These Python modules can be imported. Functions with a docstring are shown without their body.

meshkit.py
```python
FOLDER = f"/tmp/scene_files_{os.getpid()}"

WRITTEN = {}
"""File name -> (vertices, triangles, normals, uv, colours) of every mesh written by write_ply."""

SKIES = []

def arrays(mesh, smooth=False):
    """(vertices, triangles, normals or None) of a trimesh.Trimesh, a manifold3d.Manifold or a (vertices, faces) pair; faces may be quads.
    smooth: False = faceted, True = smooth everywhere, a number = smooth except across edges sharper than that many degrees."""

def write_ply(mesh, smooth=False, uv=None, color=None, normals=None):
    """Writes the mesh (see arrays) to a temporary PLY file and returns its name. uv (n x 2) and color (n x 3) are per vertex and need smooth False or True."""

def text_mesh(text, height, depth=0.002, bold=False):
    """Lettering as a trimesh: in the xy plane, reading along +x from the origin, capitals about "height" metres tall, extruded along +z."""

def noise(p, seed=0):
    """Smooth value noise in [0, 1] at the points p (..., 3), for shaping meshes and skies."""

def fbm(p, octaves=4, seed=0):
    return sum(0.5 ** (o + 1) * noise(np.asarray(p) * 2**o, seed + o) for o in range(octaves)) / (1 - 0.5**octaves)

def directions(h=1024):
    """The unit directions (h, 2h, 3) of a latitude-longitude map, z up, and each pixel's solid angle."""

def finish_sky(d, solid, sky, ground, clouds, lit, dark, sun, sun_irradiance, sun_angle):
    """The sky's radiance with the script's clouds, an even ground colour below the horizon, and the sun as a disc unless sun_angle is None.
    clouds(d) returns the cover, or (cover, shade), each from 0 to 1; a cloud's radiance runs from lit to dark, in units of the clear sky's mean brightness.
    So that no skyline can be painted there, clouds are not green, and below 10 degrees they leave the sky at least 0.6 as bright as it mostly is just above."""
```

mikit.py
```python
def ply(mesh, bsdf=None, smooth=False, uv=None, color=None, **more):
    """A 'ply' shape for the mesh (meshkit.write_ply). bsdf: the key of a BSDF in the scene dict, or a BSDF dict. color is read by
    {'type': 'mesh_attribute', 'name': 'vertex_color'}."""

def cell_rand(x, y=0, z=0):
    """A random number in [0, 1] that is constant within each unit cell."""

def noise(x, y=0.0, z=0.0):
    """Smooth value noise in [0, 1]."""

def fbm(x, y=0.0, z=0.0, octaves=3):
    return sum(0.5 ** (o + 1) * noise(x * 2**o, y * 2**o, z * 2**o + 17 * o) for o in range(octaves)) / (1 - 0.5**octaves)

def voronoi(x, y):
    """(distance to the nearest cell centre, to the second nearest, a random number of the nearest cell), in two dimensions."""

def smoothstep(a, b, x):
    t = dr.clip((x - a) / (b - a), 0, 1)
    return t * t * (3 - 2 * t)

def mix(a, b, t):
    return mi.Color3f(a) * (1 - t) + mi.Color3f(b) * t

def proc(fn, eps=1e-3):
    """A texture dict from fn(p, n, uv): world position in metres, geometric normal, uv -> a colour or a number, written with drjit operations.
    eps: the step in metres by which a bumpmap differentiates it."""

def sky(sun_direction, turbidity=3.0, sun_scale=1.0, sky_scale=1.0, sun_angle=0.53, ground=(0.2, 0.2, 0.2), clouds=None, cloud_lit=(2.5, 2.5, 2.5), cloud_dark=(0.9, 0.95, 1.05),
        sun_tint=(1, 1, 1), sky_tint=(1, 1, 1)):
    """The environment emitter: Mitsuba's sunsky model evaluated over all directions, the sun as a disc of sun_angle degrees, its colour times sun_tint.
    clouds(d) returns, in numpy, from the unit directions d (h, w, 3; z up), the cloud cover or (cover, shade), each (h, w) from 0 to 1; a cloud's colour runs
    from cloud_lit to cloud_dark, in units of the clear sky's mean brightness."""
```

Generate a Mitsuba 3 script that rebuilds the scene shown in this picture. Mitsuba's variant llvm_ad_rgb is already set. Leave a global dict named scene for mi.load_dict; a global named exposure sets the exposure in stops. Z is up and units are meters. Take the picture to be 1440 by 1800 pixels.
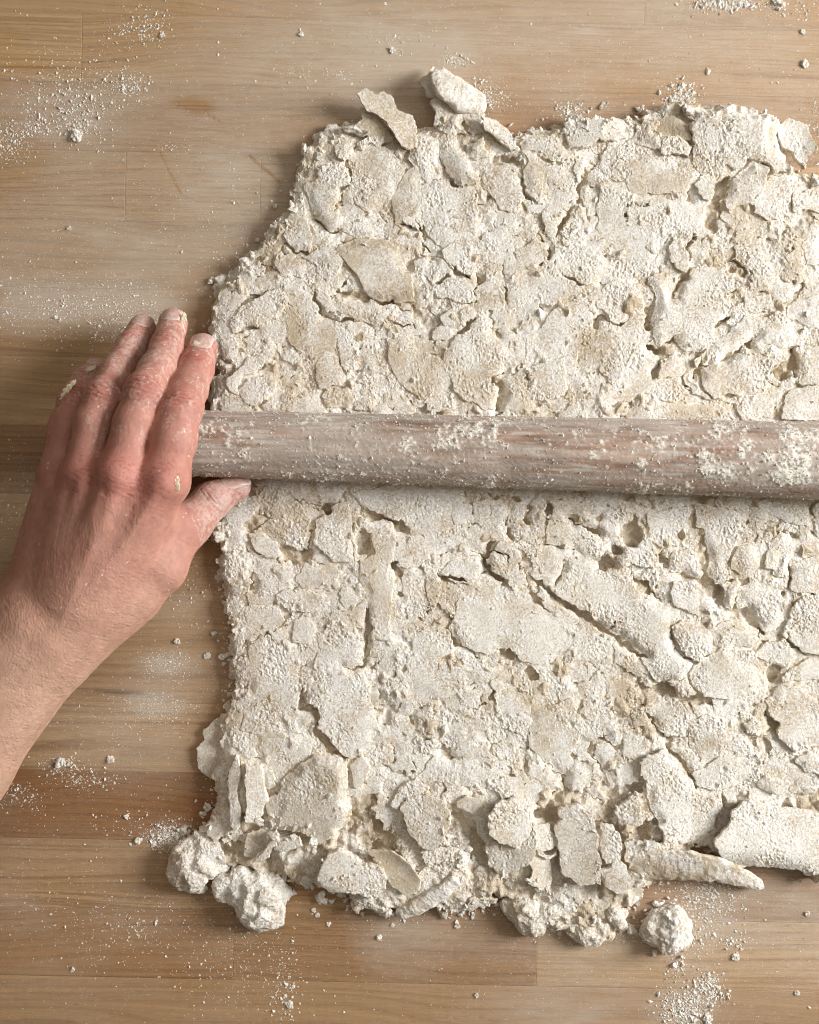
import math
import numpy as np
import shapely
from shapely.geometry import Polygon, Point, MultiPoint, box
from shapely.ops import unary_union, voronoi_diagram
from scipy.ndimage import gaussian_filter, map_coordinates, distance_transform_edt, maximum_filter
from scipy.spatial import Delaunay, cKDTree
import drjit as dr
import mitsuba as mi
import mikit, meshkit
from mikit import proc, noise, fbm, voronoi, cell_rand, smoothstep, mix

T = mi.ScalarTransform4f
scene, labels = {}, {}

# ------------------------------------------------------------------ camera, light, exposure
MMPX, DIST = 0.30, 580.0                       # millimetres per photo pixel on the board, camera height in mm
FOV = 2 * math.degrees(math.atan(720 * MMPX / DIST))
scene['camera'] = {'type': 'perspective', 'fov': FOV, 'fov_axis': 'x', 'near_clip': 0.02, 'far_clip': 20.0,
                   'to_world': T().look_at(origin=[0, 0, DIST / 1000], target=[0, 0, 0], up=[0, 1, 0])}
exposure = 0.12
AZ, EL, WD = math.radians(10.5), math.radians(28.5), 1.5
wpos = [WD * math.cos(EL) * math.cos(AZ), WD * math.cos(EL) * math.sin(AZ), WD * math.sin(EL)]
scene['unseen_window_pane'] = {'type': 'rectangle', 'to_world': T().look_at(origin=wpos, target=[0, 0, 0], up=[0, 0, 1]) @ T().scale([0.26, 0.31, 1]),  # out of view; placed and sized to give the side light
                        'emitter': {'type': 'area', 'radiance': {'type': 'rgb', 'value': [34.0, 34.8, 35.6]}}}
labels['unseen_window_pane'] = {'label': 'bright window pane out of view to the right, lighting the board', 'kind': 'structure'}
scene['added_fill_panel'] = {'type': 'rectangle', 'to_world': T().look_at(origin=[0.3, 0.6, 2.3], target=[0.1, 0.2, 0], up=[0, 1, 0]) @ T().scale([1.6, 1.6, 1]),  # added overhead fill panel, lifts the shadows with soft warm light
                    'emitter': {'type': 'area', 'radiance': {'type': 'rgb', 'value': [0.80, 0.745, 0.65]}}}
labels['added_fill_panel'] = {'label': 'softly glowing warm fill panel added high above the board', 'kind': 'structure'}


# ------------------------------------------------------------------ helpers
def P(px, py, z=0.0):
    """photo pixel and height (mm) -> point in mm"""
    k = MMPX * (DIST - z) / DIST
    return np.array([(px - 720) * k, (900 - py) * k, z], float)


def PP(pts, z=9.0):
    return np.array([P(x, y, z)[:2] for x, y in pts])


def numbered(name):
    if name not in scene and name not in labels:
        return name
    i = 1
    while f'{name}_{i:03d}' in scene or f'{name}_{i:03d}' in labels:
        i += 1
    return f'{name}_{i:03d}'


COUNT = {}


def fresh(name):
    n = COUNT.get(name, 0)
    COUNT[name] = n + 1
    return name if n == 0 else f'{name}_{n:03d}'


def put(name, v, f, bsdf, uv=None, color=None, smooth=False, label=None, category=None, group=None, kind=None):
    key = fresh(name)
    scene[key] = mikit.ply((np.asarray(v) * 0.001, f), bsdf, smooth=smooth, uv=uv, color=color)
    tag(key, label, category, group, kind)
    return key


def tag(key, label=None, category=None, group=None, kind=None):
    d = {k: x for k, x in dict(label=label, category=category, group=group, kind=kind).items() if x}
    if d:
        labels[key] = d


_nz = {}


def nz(x, y, scale, seed):
    """smooth unit-variance 2-D noise, features of about `scale` mm"""
    if seed not in _nz:
        a = gaussian_filter(np.random.default_rng(seed).normal(size=(384, 384)), 1.0, mode='wrap')
        _nz[seed] = (a / a.std()).astype(np.float32)
    c = 2.4 / scale
    return map_coordinates(_nz[seed], [np.asarray(x) * c + 7.3 * seed, np.asarray(y) * c + 3.1 * seed], order=1, mode='grid-wrap')


# ------------------------------------------------------------------ materials
def c3(c):
    return mi.Color3f(*c)


FILM = [(130, 195, 70, 60, .5), (60, 160, 60, 40, .3), (1240, 1600, 60, 60, .35), (1215, 1760, 40, 60, .5), (300, 1470, 40, 25, .5), (225, 1630, 120, 40, .2),  # flour film rubbed on the wood: photo px, spread, strength
    (620, 60, 260, 90, .40), (1150, 90, 330, 120, .52), (430, 330, 150, 130, .5), (150, 420, 190, 70, .5), (60, 540, 70, 55, .8), (230, 545, 90, 45, .75),
    (130, 200, 130, 60, .4), (290, 1165, 35, 18, .8), (270, 1240, 45, 20, .85), (240, 1290, 100, 60, .45), (330, 1080, 60, 80, .3), (60, 860, 70, 40, .15), (690, 1640, 90, 60, .45), (1000, 1650, 170, 60, .5),
    (1390, 1620, 160, 90, .5), (1010, 1770, 120, 50, .45), (40, 1600, 50, 30, .3), (700, 150, 140, 80, .5), (480, 420, 60, 50, .3), (1380, 400, 90, 90, .4), (1480, 1000, 60, 300, .3)]
CLEAN = [(80, 60, 110, 60, .6), (130, 640, 150, 40, .8), (330, 180, 25, 8, .5), (150, 60, 130, 25, .4), (350, 190, 20, 8, .6), (560, 1690, 70, 90, .35), (120, 100, 40, 60, .3)]


def gsum(x, y, L):
    t = mi.Float(0)
    for px, py, sx, sy, a in L:
        q = P(px, py)
        t = t + a * dr.exp(-dr.square((x - q[0]) / (sx * MMPX)) * 0.7 - dr.square((y - q[1]) / (sy * MMPX)) * 0.7)
    return t


def wood_height(x, y, s):
    w = fbm(x * 0.012 + s * 40, y * 0.10 + s * 17, s * 9.0, 2)
    return fbm(x * 0.05 + s * 13, y * 3.0 + w * 9, s * 31.0, 3)


def board_col(p, n, uv):
    x, y, tone, s = p.x * 1000, p.y * 1000, uv.x, uv.y
    yy = y + 0.021 * x
    w = fbm(x * 0.007 + s * 40, yy * 0.035 + s * 17, s * 9.0, 2)
    ring = noise(x * 0.004 + s * 5, (yy + w * 26) * 0.55, s * 77)
    ring2 = noise(x * 0.010 + s * 5, (yy + w * 26) * 1.7, s * 57)
    fine = fbm(x * 0.05 + s * 13, yy * 2.6 + w * 8, s * 31, 3)
    streak = smoothstep(0.66, 0.86, noise(x * 0.011 + s * 3, (yy + w * 14) * 0.9, 5 + s * 11))
    base = mix((0.475, 0.315, 0.170), (0.255, 0.130, 0.058), tone)
    wy = yy + w * 30 + 1.2 * noise(x * 0.03 + s * 9, yy * 0.3, s * 3)
    ph = wy * (0.16 + 0.22 * s)
    saw = ph - dr.floor(ph)
    late = smoothstep(0.55, 0.97, saw) * (1 - smoothstep(0.97, 1.0, saw))
    amt = 0.35 + 0.65 * noise(x * 0.008 + s * 5, wy * 0.08, s * 77)
    base = base * (1 - 0.20 * late * amt)
    pore = smoothstep(0.70, 0.86, noise(x * 0.22 + s * 50, yy * 4.2, s * 31))
    fib = noise(x * 0.35 + s * 50, yy * 5.5, s * 11)
    base = base * (1 - 0.20 * pore) * (0.90 + 0.20 * fib) * (0.84 + 0.22 * ring + 0.10 * ring2) * (0.90 + 0.20 * fine)
    base = base * mix((1, 1, 1), (0.66, 0.55, 0.45), streak * 0.5)
    # stains rubbed into the wood
    blot = smoothstep(0.50, 0.74, fbm(x * 0.018 + 5, y * 0.03 + 2, 3.0, 3))
    base = base * mix((1, 1, 1), (0.95, 0.82, 0.63), blot * 0.7)
    dk = dr.exp(-dr.square((x + 151.5) / 17) - dr.square((y + 95.3 + 0.06 * (x + 151)) / 1.3))
    base = base * mix((1, 1, 1), (0.30, 0.28, 0.28), dk * 0.9)
    cl = mi.Float(0)
    for ax, ay, bx, by, wd in ((322, 175, 385, 212, 4.5), (282, 268, 318, 340, 4), (440, 275, 490, 318, 5), (104, 4, 62, 75, 1.6)):
        A, B = P(ax, ay), P(bx, by)
        ex, ey = B[0] - A[0], B[1] - A[1]
        h = dr.clip(((x - A[0]) * ex + (y - A[1]) * ey) / (ex * ex + ey * ey), 0, 1)
        d = dr.sqrt(dr.square(x - A[0] - h * ex) + dr.square(y - A[1] - h * ey)) + 0.5 * (noise(x * 1.3, y * 1.3, 2) - .5)
        cl = cl + (1 - smoothstep(0.2, 0.5, d / (wd * MMPX * 1.7)))
    # flour film, streaky along the wiping and grain
    g = gsum(x, y, FILM) - gsum(x, y, CLEAN)
    cloud = fbm(x * 0.022 + 3, y * 0.045 + 8, 1.0, 4)
    wipe = fbm(x * 0.10 + y * 0.05, y * 0.55 + 4, 6.0, 3)
    film = dr.clip(0.04 + 1.0 * g * (0.45 + 1.0 * cloud) + 0.30 * (cloud - 0.5), 0, 1) * (0.55 + 0.75 * wipe)
    film = dr.clip(film * (1 - 0.85 * dr.clip(cl, 0, 1)), 0, 0.80)
    film = film * (0.62 + 0.4 * fine + 0.3 * fib)
    speck = smoothstep(0.70, 0.84, noise(x * 2.1, y * 2.1, 4.0) * 0.75 + 0.25 * noise(x * 0.4, y * 0.4, 9.0) + 0.12 * (g - 0.3))
    film = dr.maximum(film * 0.62, speck * 0.5 * dr.clip(0.25 + g + cloud * 0.6, 0, 1))
    return mix(base, (0.585, 0.525, 0.445), film)


def board_bump(p, n, uv):
    x, y, s = p.x * 1000, p.y * 1000, uv.y
    return wood_height(x, y + 0.021 * x, s) * 0.6 + 0.5 * noise(x * 2.1, y * 2.1, 4.0)


scene['board_wood'] = {'type': 'bumpmap', 'arbitrary': {**proc(board_bump, 2e-4)}, 'scale': 0.00012,
                       'bsdf': {'type': 'principled', 'base_color': proc(board_col), 'roughness': 0.55, 'specular': 0.28}}


def dough_col(p, n, uv):
    x, y, z, tone, edge = p.x * 1000, p.y * 1000, p.z * 1000, uv.x, uv.y
    a = fbm(x * 0.10 + 3, y * 0.10, z * 0.1, 3)
    g = fbm(x * 0.9, y * 0.9, z * 0.9 + 5, 2)
    bare = dr.clip(tone * 1.15 + 1.5 * (a - 0.52) + 0.9 * (g - 0.5), 0, 1)
    flour = mix((0.78, 0.75, 0.70), (0.715, 0.675, 0.61), noise(x * 0.05, y * 0.05, 2.0))
    bare_and_shade = mix((0.585, 0.50, 0.38), (0.43, 0.335, 0.225), noise(x * 0.07, y * 0.07 + 9, 7.0))  # bare dough tan, darkened to carry the brown shade of cracks
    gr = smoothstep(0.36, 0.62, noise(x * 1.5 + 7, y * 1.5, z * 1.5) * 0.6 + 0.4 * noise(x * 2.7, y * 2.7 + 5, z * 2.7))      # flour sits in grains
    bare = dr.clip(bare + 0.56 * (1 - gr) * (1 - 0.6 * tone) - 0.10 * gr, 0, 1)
    col = mix(flour, bare_and_shade, bare)
    col = mix(col, (0.74, 0.66, 0.52), edge * 0.35)
    dots = smoothstep(0.80, 0.90, noise(x * 1.5 + 31, y * 1.5, z * 1.5))          # bran flecks
    return col * mix((1, 1, 1), (0.66, 0.54, 0.42), dots * 0.75)


def dough_bump(p, n, uv):
    x, y, z = p.x * 1000, p.y * 1000, p.z * 1000
    return noise(x * 1.7, y * 1.7, z * 1.7) + 0.5 * noise(x * 2.9, y * 2.9, z * 2.9)


scene['dough'] = {'type': 'twosided', 'b': {'type': 'bumpmap', 't': proc(dough_bump, 1.5e-4), 'scale': 0.00022,
                  'bsdf': {'type': 'principled', 'base_color': proc(dough_col), 'roughness': 0.95, 'specular': 0.03, 'sheen': 0.15}}}
scene['grain'] = {'type': 'twosided', 'b': {'type': 'diffuse', 'reflectance': {'type': 'rgb', 'value': [0.74, 0.70, 0.62]}}}
scene['sticky_dough'] = {'type': 'twosided', 'b': {'type': 'principled', 'base_color': {'type': 'rgb', 'value': [0.74, 0.64, 0.45]}, 'roughness': 0.5, 'specular': 0.4}}
scene['pin_wood'] = {'type': 'bumpmap', 't': proc(lambda p, n, uv: noise(p.x * 2200, p.y * 2200, p.z * 2200), 2e-4), 'scale': 0.00012,
                     'bsdf': {'type': 'principled', 'base_color': {'type': 'mesh_attribute', 'name': 'vertex_color'}, 'roughness': 0.85, 'specular': 0.12}}


def skin_bump(p, n, uv):
    x, y, z = p.x * 1000, p.y * 1000, p.z * 1000
    u, v = 0.42 * x + 0.91 * y, 0.91 * x - 0.42 * y
    d1, d2, _ = voronoi(u * 0.95 + 0.7 * noise(x, y, 3), v * 0.62 + 0.5 * noise(x, y, 8))
    return 0.7 * smoothstep(0.0, 0.55, d2 - d1) + 0.7 * noise(u * 1.1, v * 0.4, 3.0) + 0.25 * noise(x * 2.4, y * 2.4, z * 2.4)


scene['skin'] = {'type': 'bumpmap', 't': proc(skin_bump, 2e-4), 'scale': 0.00026,
                 'bsdf': {'type': 'principled', 'base_color': {'type': 'mesh_attribute', 'name': 'vertex_color'}, 'roughness': 0.50, 'specular': 0.36}}
scene['nail'] = {'type': 'principled', 'base_color': {'type': 'mesh_attribute', 'name': 'vertex_color'}, 'roughness': 0.32, 'specular': 0.5}

# ------------------------------------------------------------------ the board: butcher-block planks
SLOPE, PH = 0.021, 121 * MMPX


def plank_mesh(x0, x1, k):
    """one stave between x0 and x1 in row k (rows run slightly downhill to the right), chamfered"""
    ang = -math.atan(SLOPE)
    y1 = P(720, 35 + 121 * k)[1]
    y0 = y1 - PH
    b, g, th = 0.35, 0.02, 38.0
    xs, ys = (x0 + g, x1 - g), (y0 + g, y1 - g)
    ring = lambda i, z: [[xs[0] + i, ys[0] + i, z], [xs[1] - i, ys[0] + i, z], [xs[1] - i, ys[1] - i, z], [xs[0] + i, ys[1] - i, z]]
    v = np.array(ring(0, -th) + ring(0, -0.10) + ring(b, 0.0), float)
    f = [[0, 2, 1], [0, 3, 2], [8, 9, 10], [8, 10, 11]]
    for a, c in ((0, 4), (4, 8)):
        for i in range(4):
            j = (i + 1) % 4
            f += [[a + i, a + j, c + j], [a + i, c + j, c + i]]
    ca, sa = math.cos(ang), math.sin(ang)
    v[:, :2] = v[:, :2] @ np.array([[ca, sa], [-sa, ca]])
    return v, np.array(f)


rb = np.random.default_rng(5)
tones = {0: .25, 1: .55, 2: .45, 3: .62, 4: .55, 5: .5, 6: .6, 7: .5, 8: .5, 9: .5, 10: .42, 11: .95, 12: .72, 13: .3, 14: .5, -1: .35}
for k in range(-9, 25):
    cuts = [-700.0] + sorted(rb.uniform(-420, 420, 2).tolist()) + [700.0]
    if k == 13:
        cuts = [-700, -88.0, 72.0, 700]
    if k == 11:
        cuts = [-700, -40.0, 360.0, 700]
    if k == 0:
        cuts = [-700, -178.0, 300.0, 700]
    for a, b in zip(cuts[:-1], cuts[1:]):
        if b - a < 40:
            continue
        tone = float(np.clip(tones.get(k, .5) + rb.normal() * 0.13, 0, 1))
        if k == 13 and a < -80:
            tone = .75
        if k == 11 and a > -60:
            tone = .45
        v, f = plank_mesh(a, b, k)
        put('wooden_board__plank', v, f, 'board_wood', uv=np.tile([tone, rb.uniform(0.05, 1)], (len(v), 1)))
tag('wooden_board', 'maple butcher block worktop of long tan planks dusted with flour', 'board')

# ------------------------------------------------------------------ the dough sheet
TILE = {'A': (340, 80, 4), 'B': (700, 80, 4), 'C': (1080, 160, 4), 'D': (360, 400, 4), 'E': (720, 400, 4), 'F': (1080, 440, 4), 'G': (360, 840, 4), 'H': (720, 840, 4),
        'I': (1080, 840, 4), 'J': (300, 1200, 3.4286), 'K': (700, 1200, 3.789), 'L': (1060, 1180, 3.789), 'M': (820, 1400, 3.2727), 'N': (260, 1420, 2.4), '-': (0, 0, 1)}
# outlines of the flakes one can tell apart: tile, "x,y x,y ...", options (l lift mm, x/y slope, t thickness, o tone, r roughness, c curl)
FLAKES = [
 ('C', '-90,660 120,720 270,760 500,770 540,900 660,930 660,1100 600,1140 500,1280 380,1400 100,1400 -70,1290 -40,1120 -130,960', dict(l=-.2)),
 ('C', '-80,440 120,340 250,410 310,480 540,500 550,600 530,690 420,720 240,700 130,730 80,620 -30,610 -110,540', dict(l=.4)),
 ('B', '880,740 960,770 1150,860 1250,960 1280,1040 1180,1180 1120,1300 1100,1390 1040,1340 1000,1200 1060,1080 1050,900 920,810', dict()),
 ('B', '150,980 280,920 400,990 560,1000 560,1180 470,1300 400,1420 300,1420 200,1320 150,1240 140,1100', dict()),
 ('B', '860,640 1000,600 1110,660 1180,720 1220,790 1100,800 980,750 870,720', dict(l=-1)),
 ('B', '620,1300 760,1250 800,1400 830,1500 700,1540 600,1500 560,1380', dict()),
 ('B', '610,900 700,800 860,850 880,1000 900,1080 820,1180 730,1150 700,1060 610,980', dict(l=.5)),
 ('B', '890,880 920,820 1030,850 1050,960 1060,1040 990,1110 930,1060 885,1020', dict(l=1.2, o=.45, r=.7)),
 ('B', '1230,880 1260,800 1320,780 1330,860 1290,970 1265,960', dict(l=1)),
 ('B', '110,640 200,610 270,660 300,780 370,950 250,940 200,980 130,870 60,790', dict(l=.8, x=-.05)),
 ('B', '290,680 310,580 370,565 420,640 450,730 500,800 560,950 480,960 410,980 340,880 300,780', dict(l=1.2, o=.3)),
 ('B', '480,690 600,640 620,780 540,800 480,760', dict(l=1.5)),
 ('B', '590,520 700,550 800,640 850,720 800,730 700,650 620,600', dict(l=2.5, y=.25)),
 ('-', '617,268 640,242 660,250 695,262 712,300 690,345 650,370 625,360 612,330 610,300', dict()),
 ('-', '712,300 735,285 742,330 735,372 715,392 695,395 690,350', dict(l=.6, o=.5, r=.6)),
 ('A', '785,985 880,930 860,850 960,815 1060,850 1090,930 1100,975 1030,1000 1000,1130 1040,1180 1030,1270 950,1295 860,1240 820,1130', dict(l=1.4)),
 ('A', '1010,640 1060,620 1150,640 1140,700 1090,760 1080,815 1020,800 1000,720', dict(l=1)),
 ('A', '1040,560 1130,550 1250,630 1160,640 1060,600', dict(l=4, t=3)),
 ('A', '1040,1240 1130,1180 1200,1220 1250,1320 1160,1340 1060,1300', dict(l=.2)),
 ('A', '870,680 930,620 985,640 960,740 890,800 855,740', dict(l=-1, o=.7, r=.4, x=.2)),
 ('A', '730,840 770,820 870,830 850,900 760,960 740,920', dict(l=-2, o=.5)),
 ('-', '503,392 515,368 535,370 540,390 548,425 540,445 530,450 512,430 503,412', dict(l=1.5, t=4)),
 ('-', '457,430 482,410 492,425 485,450 480,465 458,460', dict(l=-1.5, o=.6, r=.5)),
 ('-', '482,395 495,372 505,378 500,400 490,415', dict(l=-2, o=.5)),
 ('-', '515,345 530,335 545,345 540,365 520,362', dict(l=-1)),
 ('C', '540,250 720,200 920,170 1100,180 1060,280 1080,400 1020,450 940,480 870,560 780,520 740,600 640,590 570,520 550,380', dict(l=3, y=.08, t=4)),
 ('C', '490,110 700,130 820,110 780,180 690,220 590,220 530,190', dict(l=5, y=.2, t=4)),
 ('C', '280,260 340,170 420,190 520,240 540,350 450,340 400,300 330,310', dict(l=-.5, o=.8, r=.4, x=.1)),
 ('C', '580,660 640,620 730,640 740,700 660,760 600,720', dict(l=1.6)),
 ('C', '1000,740 1100,600 1250,580 1240,720 1220,880 1100,900 980,860', dict(l=.8)),
 ('C', '770,680 880,560 980,500 1090,550 1060,640 1000,740 970,800 860,800 800,860 770,760', dict(l=2.6, x=.06, t=4)),
 ('C', '1060,240 1150,210 1170,250 1140,320 1160,420 1200,460 1190,570 1110,590 1090,520 1000,490 960,470 1070,420', dict(l=2, o=.5, x=.1)),
 ('C', '130,340 220,220 270,210 330,320 320,400 250,400', dict(l=1.2)),
 ('C', '340,350 440,310 540,390 520,470 400,440 330,430', dict(l=1.2)),
 ('C', '390,1100 430,1030 510,1050 540,1160 500,1260 400,1200', dict(l=1.3)),
 ('C', '1330,1060 1440,1050 1560,1060 1560,1220 1350,1220', dict(l=.6)),
 ('C', '0,180 60,200 80,330 30,350 -90,330 -70,260', dict(l=1.5)),
 ('C', '1250,720 1340,700 1440,640 1520,640 1520,880 1400,840 1260,850', dict(l=1)),
 ('D', '570,560 700,590 900,620 930,720 920,800 880,880 760,950 700,900 640,840 580,760 590,640', dict(o=.55, r=.55)),
 ('D', '260,790 400,680 560,580 590,650 570,740 460,840 300,870', dict(l=.3)),
 ('D', '190,670 240,580 460,440 520,430 565,500 540,580 480,630 380,680 250,760 200,730', dict(l=2.2, t=4, o=.3)),
 ('D', '560,400 680,360 730,430 800,560 780,610 620,560 550,500', dict(l=.6)),
 ('D', '770,400 800,390 850,460 920,580 860,590 820,520 770,460', dict(l=1.2)),
 ('D', '870,520 940,470 1110,540 1280,580 1280,680 1200,690 1090,640 960,600 900,570', dict(l=.2)),
 ('-', '592,438 625,420 660,418 700,432 700,450 722,480 730,530 690,532 655,522 640,508 625,480', dict(l=1.4, o=.6, r=.5)),
 ('D', '690,200 840,130 990,200 940,300 860,370 800,340 770,270', dict(l=1)),
 ('D', '500,180 620,170 720,290 680,340 540,330 490,240', dict(l=1)),
 ('D', '130,1080 300,920 440,860 490,900 400,1000 260,1050 240,1180 150,1130', dict(l=1.4)),
 ('D', '240,1130 290,1050 480,1010 500,1120 430,1200 330,1240 260,1180', dict(l=1.8)),
 ('D', '90,800 200,760 250,830 190,930 120,940', dict(l=1.3)),
 ('D', '920,620 1010,640 1050,720 1090,830 1110,1000 1000,1040 950,900 930,780', dict(l=.2)),
 ('D', '1160,790 1200,780 1220,880 1200,980 1160,960', dict(l=-.4)),
 ('D', '850,870 950,900 1000,1050 940,1100 800,1130 780,1000', dict(l=.3)),
 ('D', '880,1120 1000,1140 1050,1200 1010,1260 860,1260 830,1180', dict(o=.5, r=.6)),
 ('D', '1060,1230 1120,1190 1180,1220 1160,1270 1060,1270', dict(l=1)),
 ('D', '400,1250 450,1210 520,1230 530,1275 420,1280', dict(l=1)),
 ('D', '560,1180 620,1150 650,1220 620,1270 560,1260', dict(l=1)),
 ('D', '1260,1150 1380,1140 1390,1210 1320,1260 1260,1220', dict(o=.4)),
 ('-', '368,540 385,530 382,562 375,580 362,580', dict(l=-3, o=.6, r=.5)),
 ('-', '680,595 715,590 735,622 770,622 787,640 797,675 770,695 740,700 705,670 685,635', dict(l=1.0, o=.5, r=.7)),
 ('-', '720,590 730,600 780,605 778,622 735,622', dict(l=-.3, o=.7, r=.4)),
 ('E', '250,880 380,720 500,640 560,670 590,760 680,850 790,960 650,1040 580,1060 630,1140 620,1270 540,1290 380,1210 310,1080 250,970', dict(l=1.5)),
 ('E', '650,1060 760,1020 830,1040 810,1120 910,1290 640,1290 680,1150', dict(l=.8, o=.4)),
 ('E', '110,280 150,220 230,220 290,300 240,370 160,400 120,350', dict(l=1)),
 ('E', '230,160 330,90 430,130 440,230 500,270 430,350 330,310 270,240', dict(l=1)),
 ('E', '170,420 280,360 390,350 430,430 420,510 330,500 230,480', dict(l=1)),
 ('E', '370,590 430,560 460,620 400,690 360,680', dict(l=.6)),
 ('E', '220,630 270,580 330,620 320,690 240,680', dict(l=.6)),
 ('E', '160,730 230,680 300,700 310,780 250,800 170,780', dict(l=.4)),
 ('E', '830,990 900,960 1000,930 1100,900 1090,1080 1110,1150 960,1210 900,1200 860,1100', dict(l=.6)),
 ('E', '680,480 770,340 900,300 1050,350 1240,400 1220,460 1000,530 820,540 700,560', dict()),
 ('E', '1020,120 1150,80 1300,90 1390,60 1360,170 1420,270 1300,330 1240,390 1110,340 1020,260', dict(l=.3)),
 ('E', '760,170 880,80 970,110 970,230 880,280 780,270', dict(l=.4)),
 ('E', '1000,560 1220,480 1310,560 1280,690 1110,760 960,700', dict(l=.2)),
 ('E', '820,760 960,700 1110,780 1100,900 940,930 830,900', dict(l=-.1)),
 ('E', '460,440 600,340 680,410 660,560 620,600 500,560', dict(l=-.2)),
 ('F', '-70,240 60,205 180,250 240,480 260,600 130,610 -40,570 -20,450 -120,370', dict()),
 ('F', '-60,690 60,640 220,660 320,720 310,850 260,1000 100,1060 -50,1075 -10,940 -90,840', dict(l=.4)),
 ('F', '430,320 560,120 600,110 760,160 880,240 830,290 780,330 880,370 910,430 850,480 740,490 690,560 720,620 600,720 500,700 460,620 480,500 480,400', dict(l=1.6)),
 ('F', '255,200 330,170 370,230 400,330 460,370 470,500 420,580 350,680 300,660 300,590 270,510 290,390', dict(l=2.2)),
 ('F', '550,770 720,640 790,600 920,450 1090,460 1150,440 1250,520 1340,640 1200,680 1000,640 860,720 740,790 580,830', dict(l=1.6)),
 ('F', '610,830 720,790 870,720 1000,650 1180,680 1230,790 1140,850 1050,990 900,1010 700,1040 640,980 620,890', dict(l=2.4, t=4)),
 ('F', '500,880 560,850 610,900 640,1000 690,1050 560,1000 500,930', dict(l=1)),
 ('F', '330,770 440,710 520,830 480,880 330,880', dict(l=.8)),
 ('F', '290,1070 540,1090 700,1080 720,1170 290,1170', dict(l=.2, o=.5, r=.4)),
 ('F', '1280,800 1320,680 1440,680 1560,680 1560,940 1310,930', dict(l=1.5)),
 ('F', '1170,1190 1220,990 1420,950 1480,1000 1480,1200', dict(l=1.6, r=.7)),
 ('F', '760,1050 900,1010 1190,1000 1120,1180 900,1180 860,1080', dict(l=.3)),
 ('F', '920,320 1100,310 1120,420 1000,430 930,400', dict(l=1)),
 ('F', '280,890 330,890 500,960 540,1030 430,1070 300,1040', dict(l=.5)),
 ('F', '1200,380 1300,330 1440,330 1440,560 1330,520 1220,460', dict(l=.3)),
 ('-', '617,868 700,850 815,870 812,890 790,930 755,943 720,930 700,922 690,912 650,895', dict(l=1.2, r=.5)),
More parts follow.
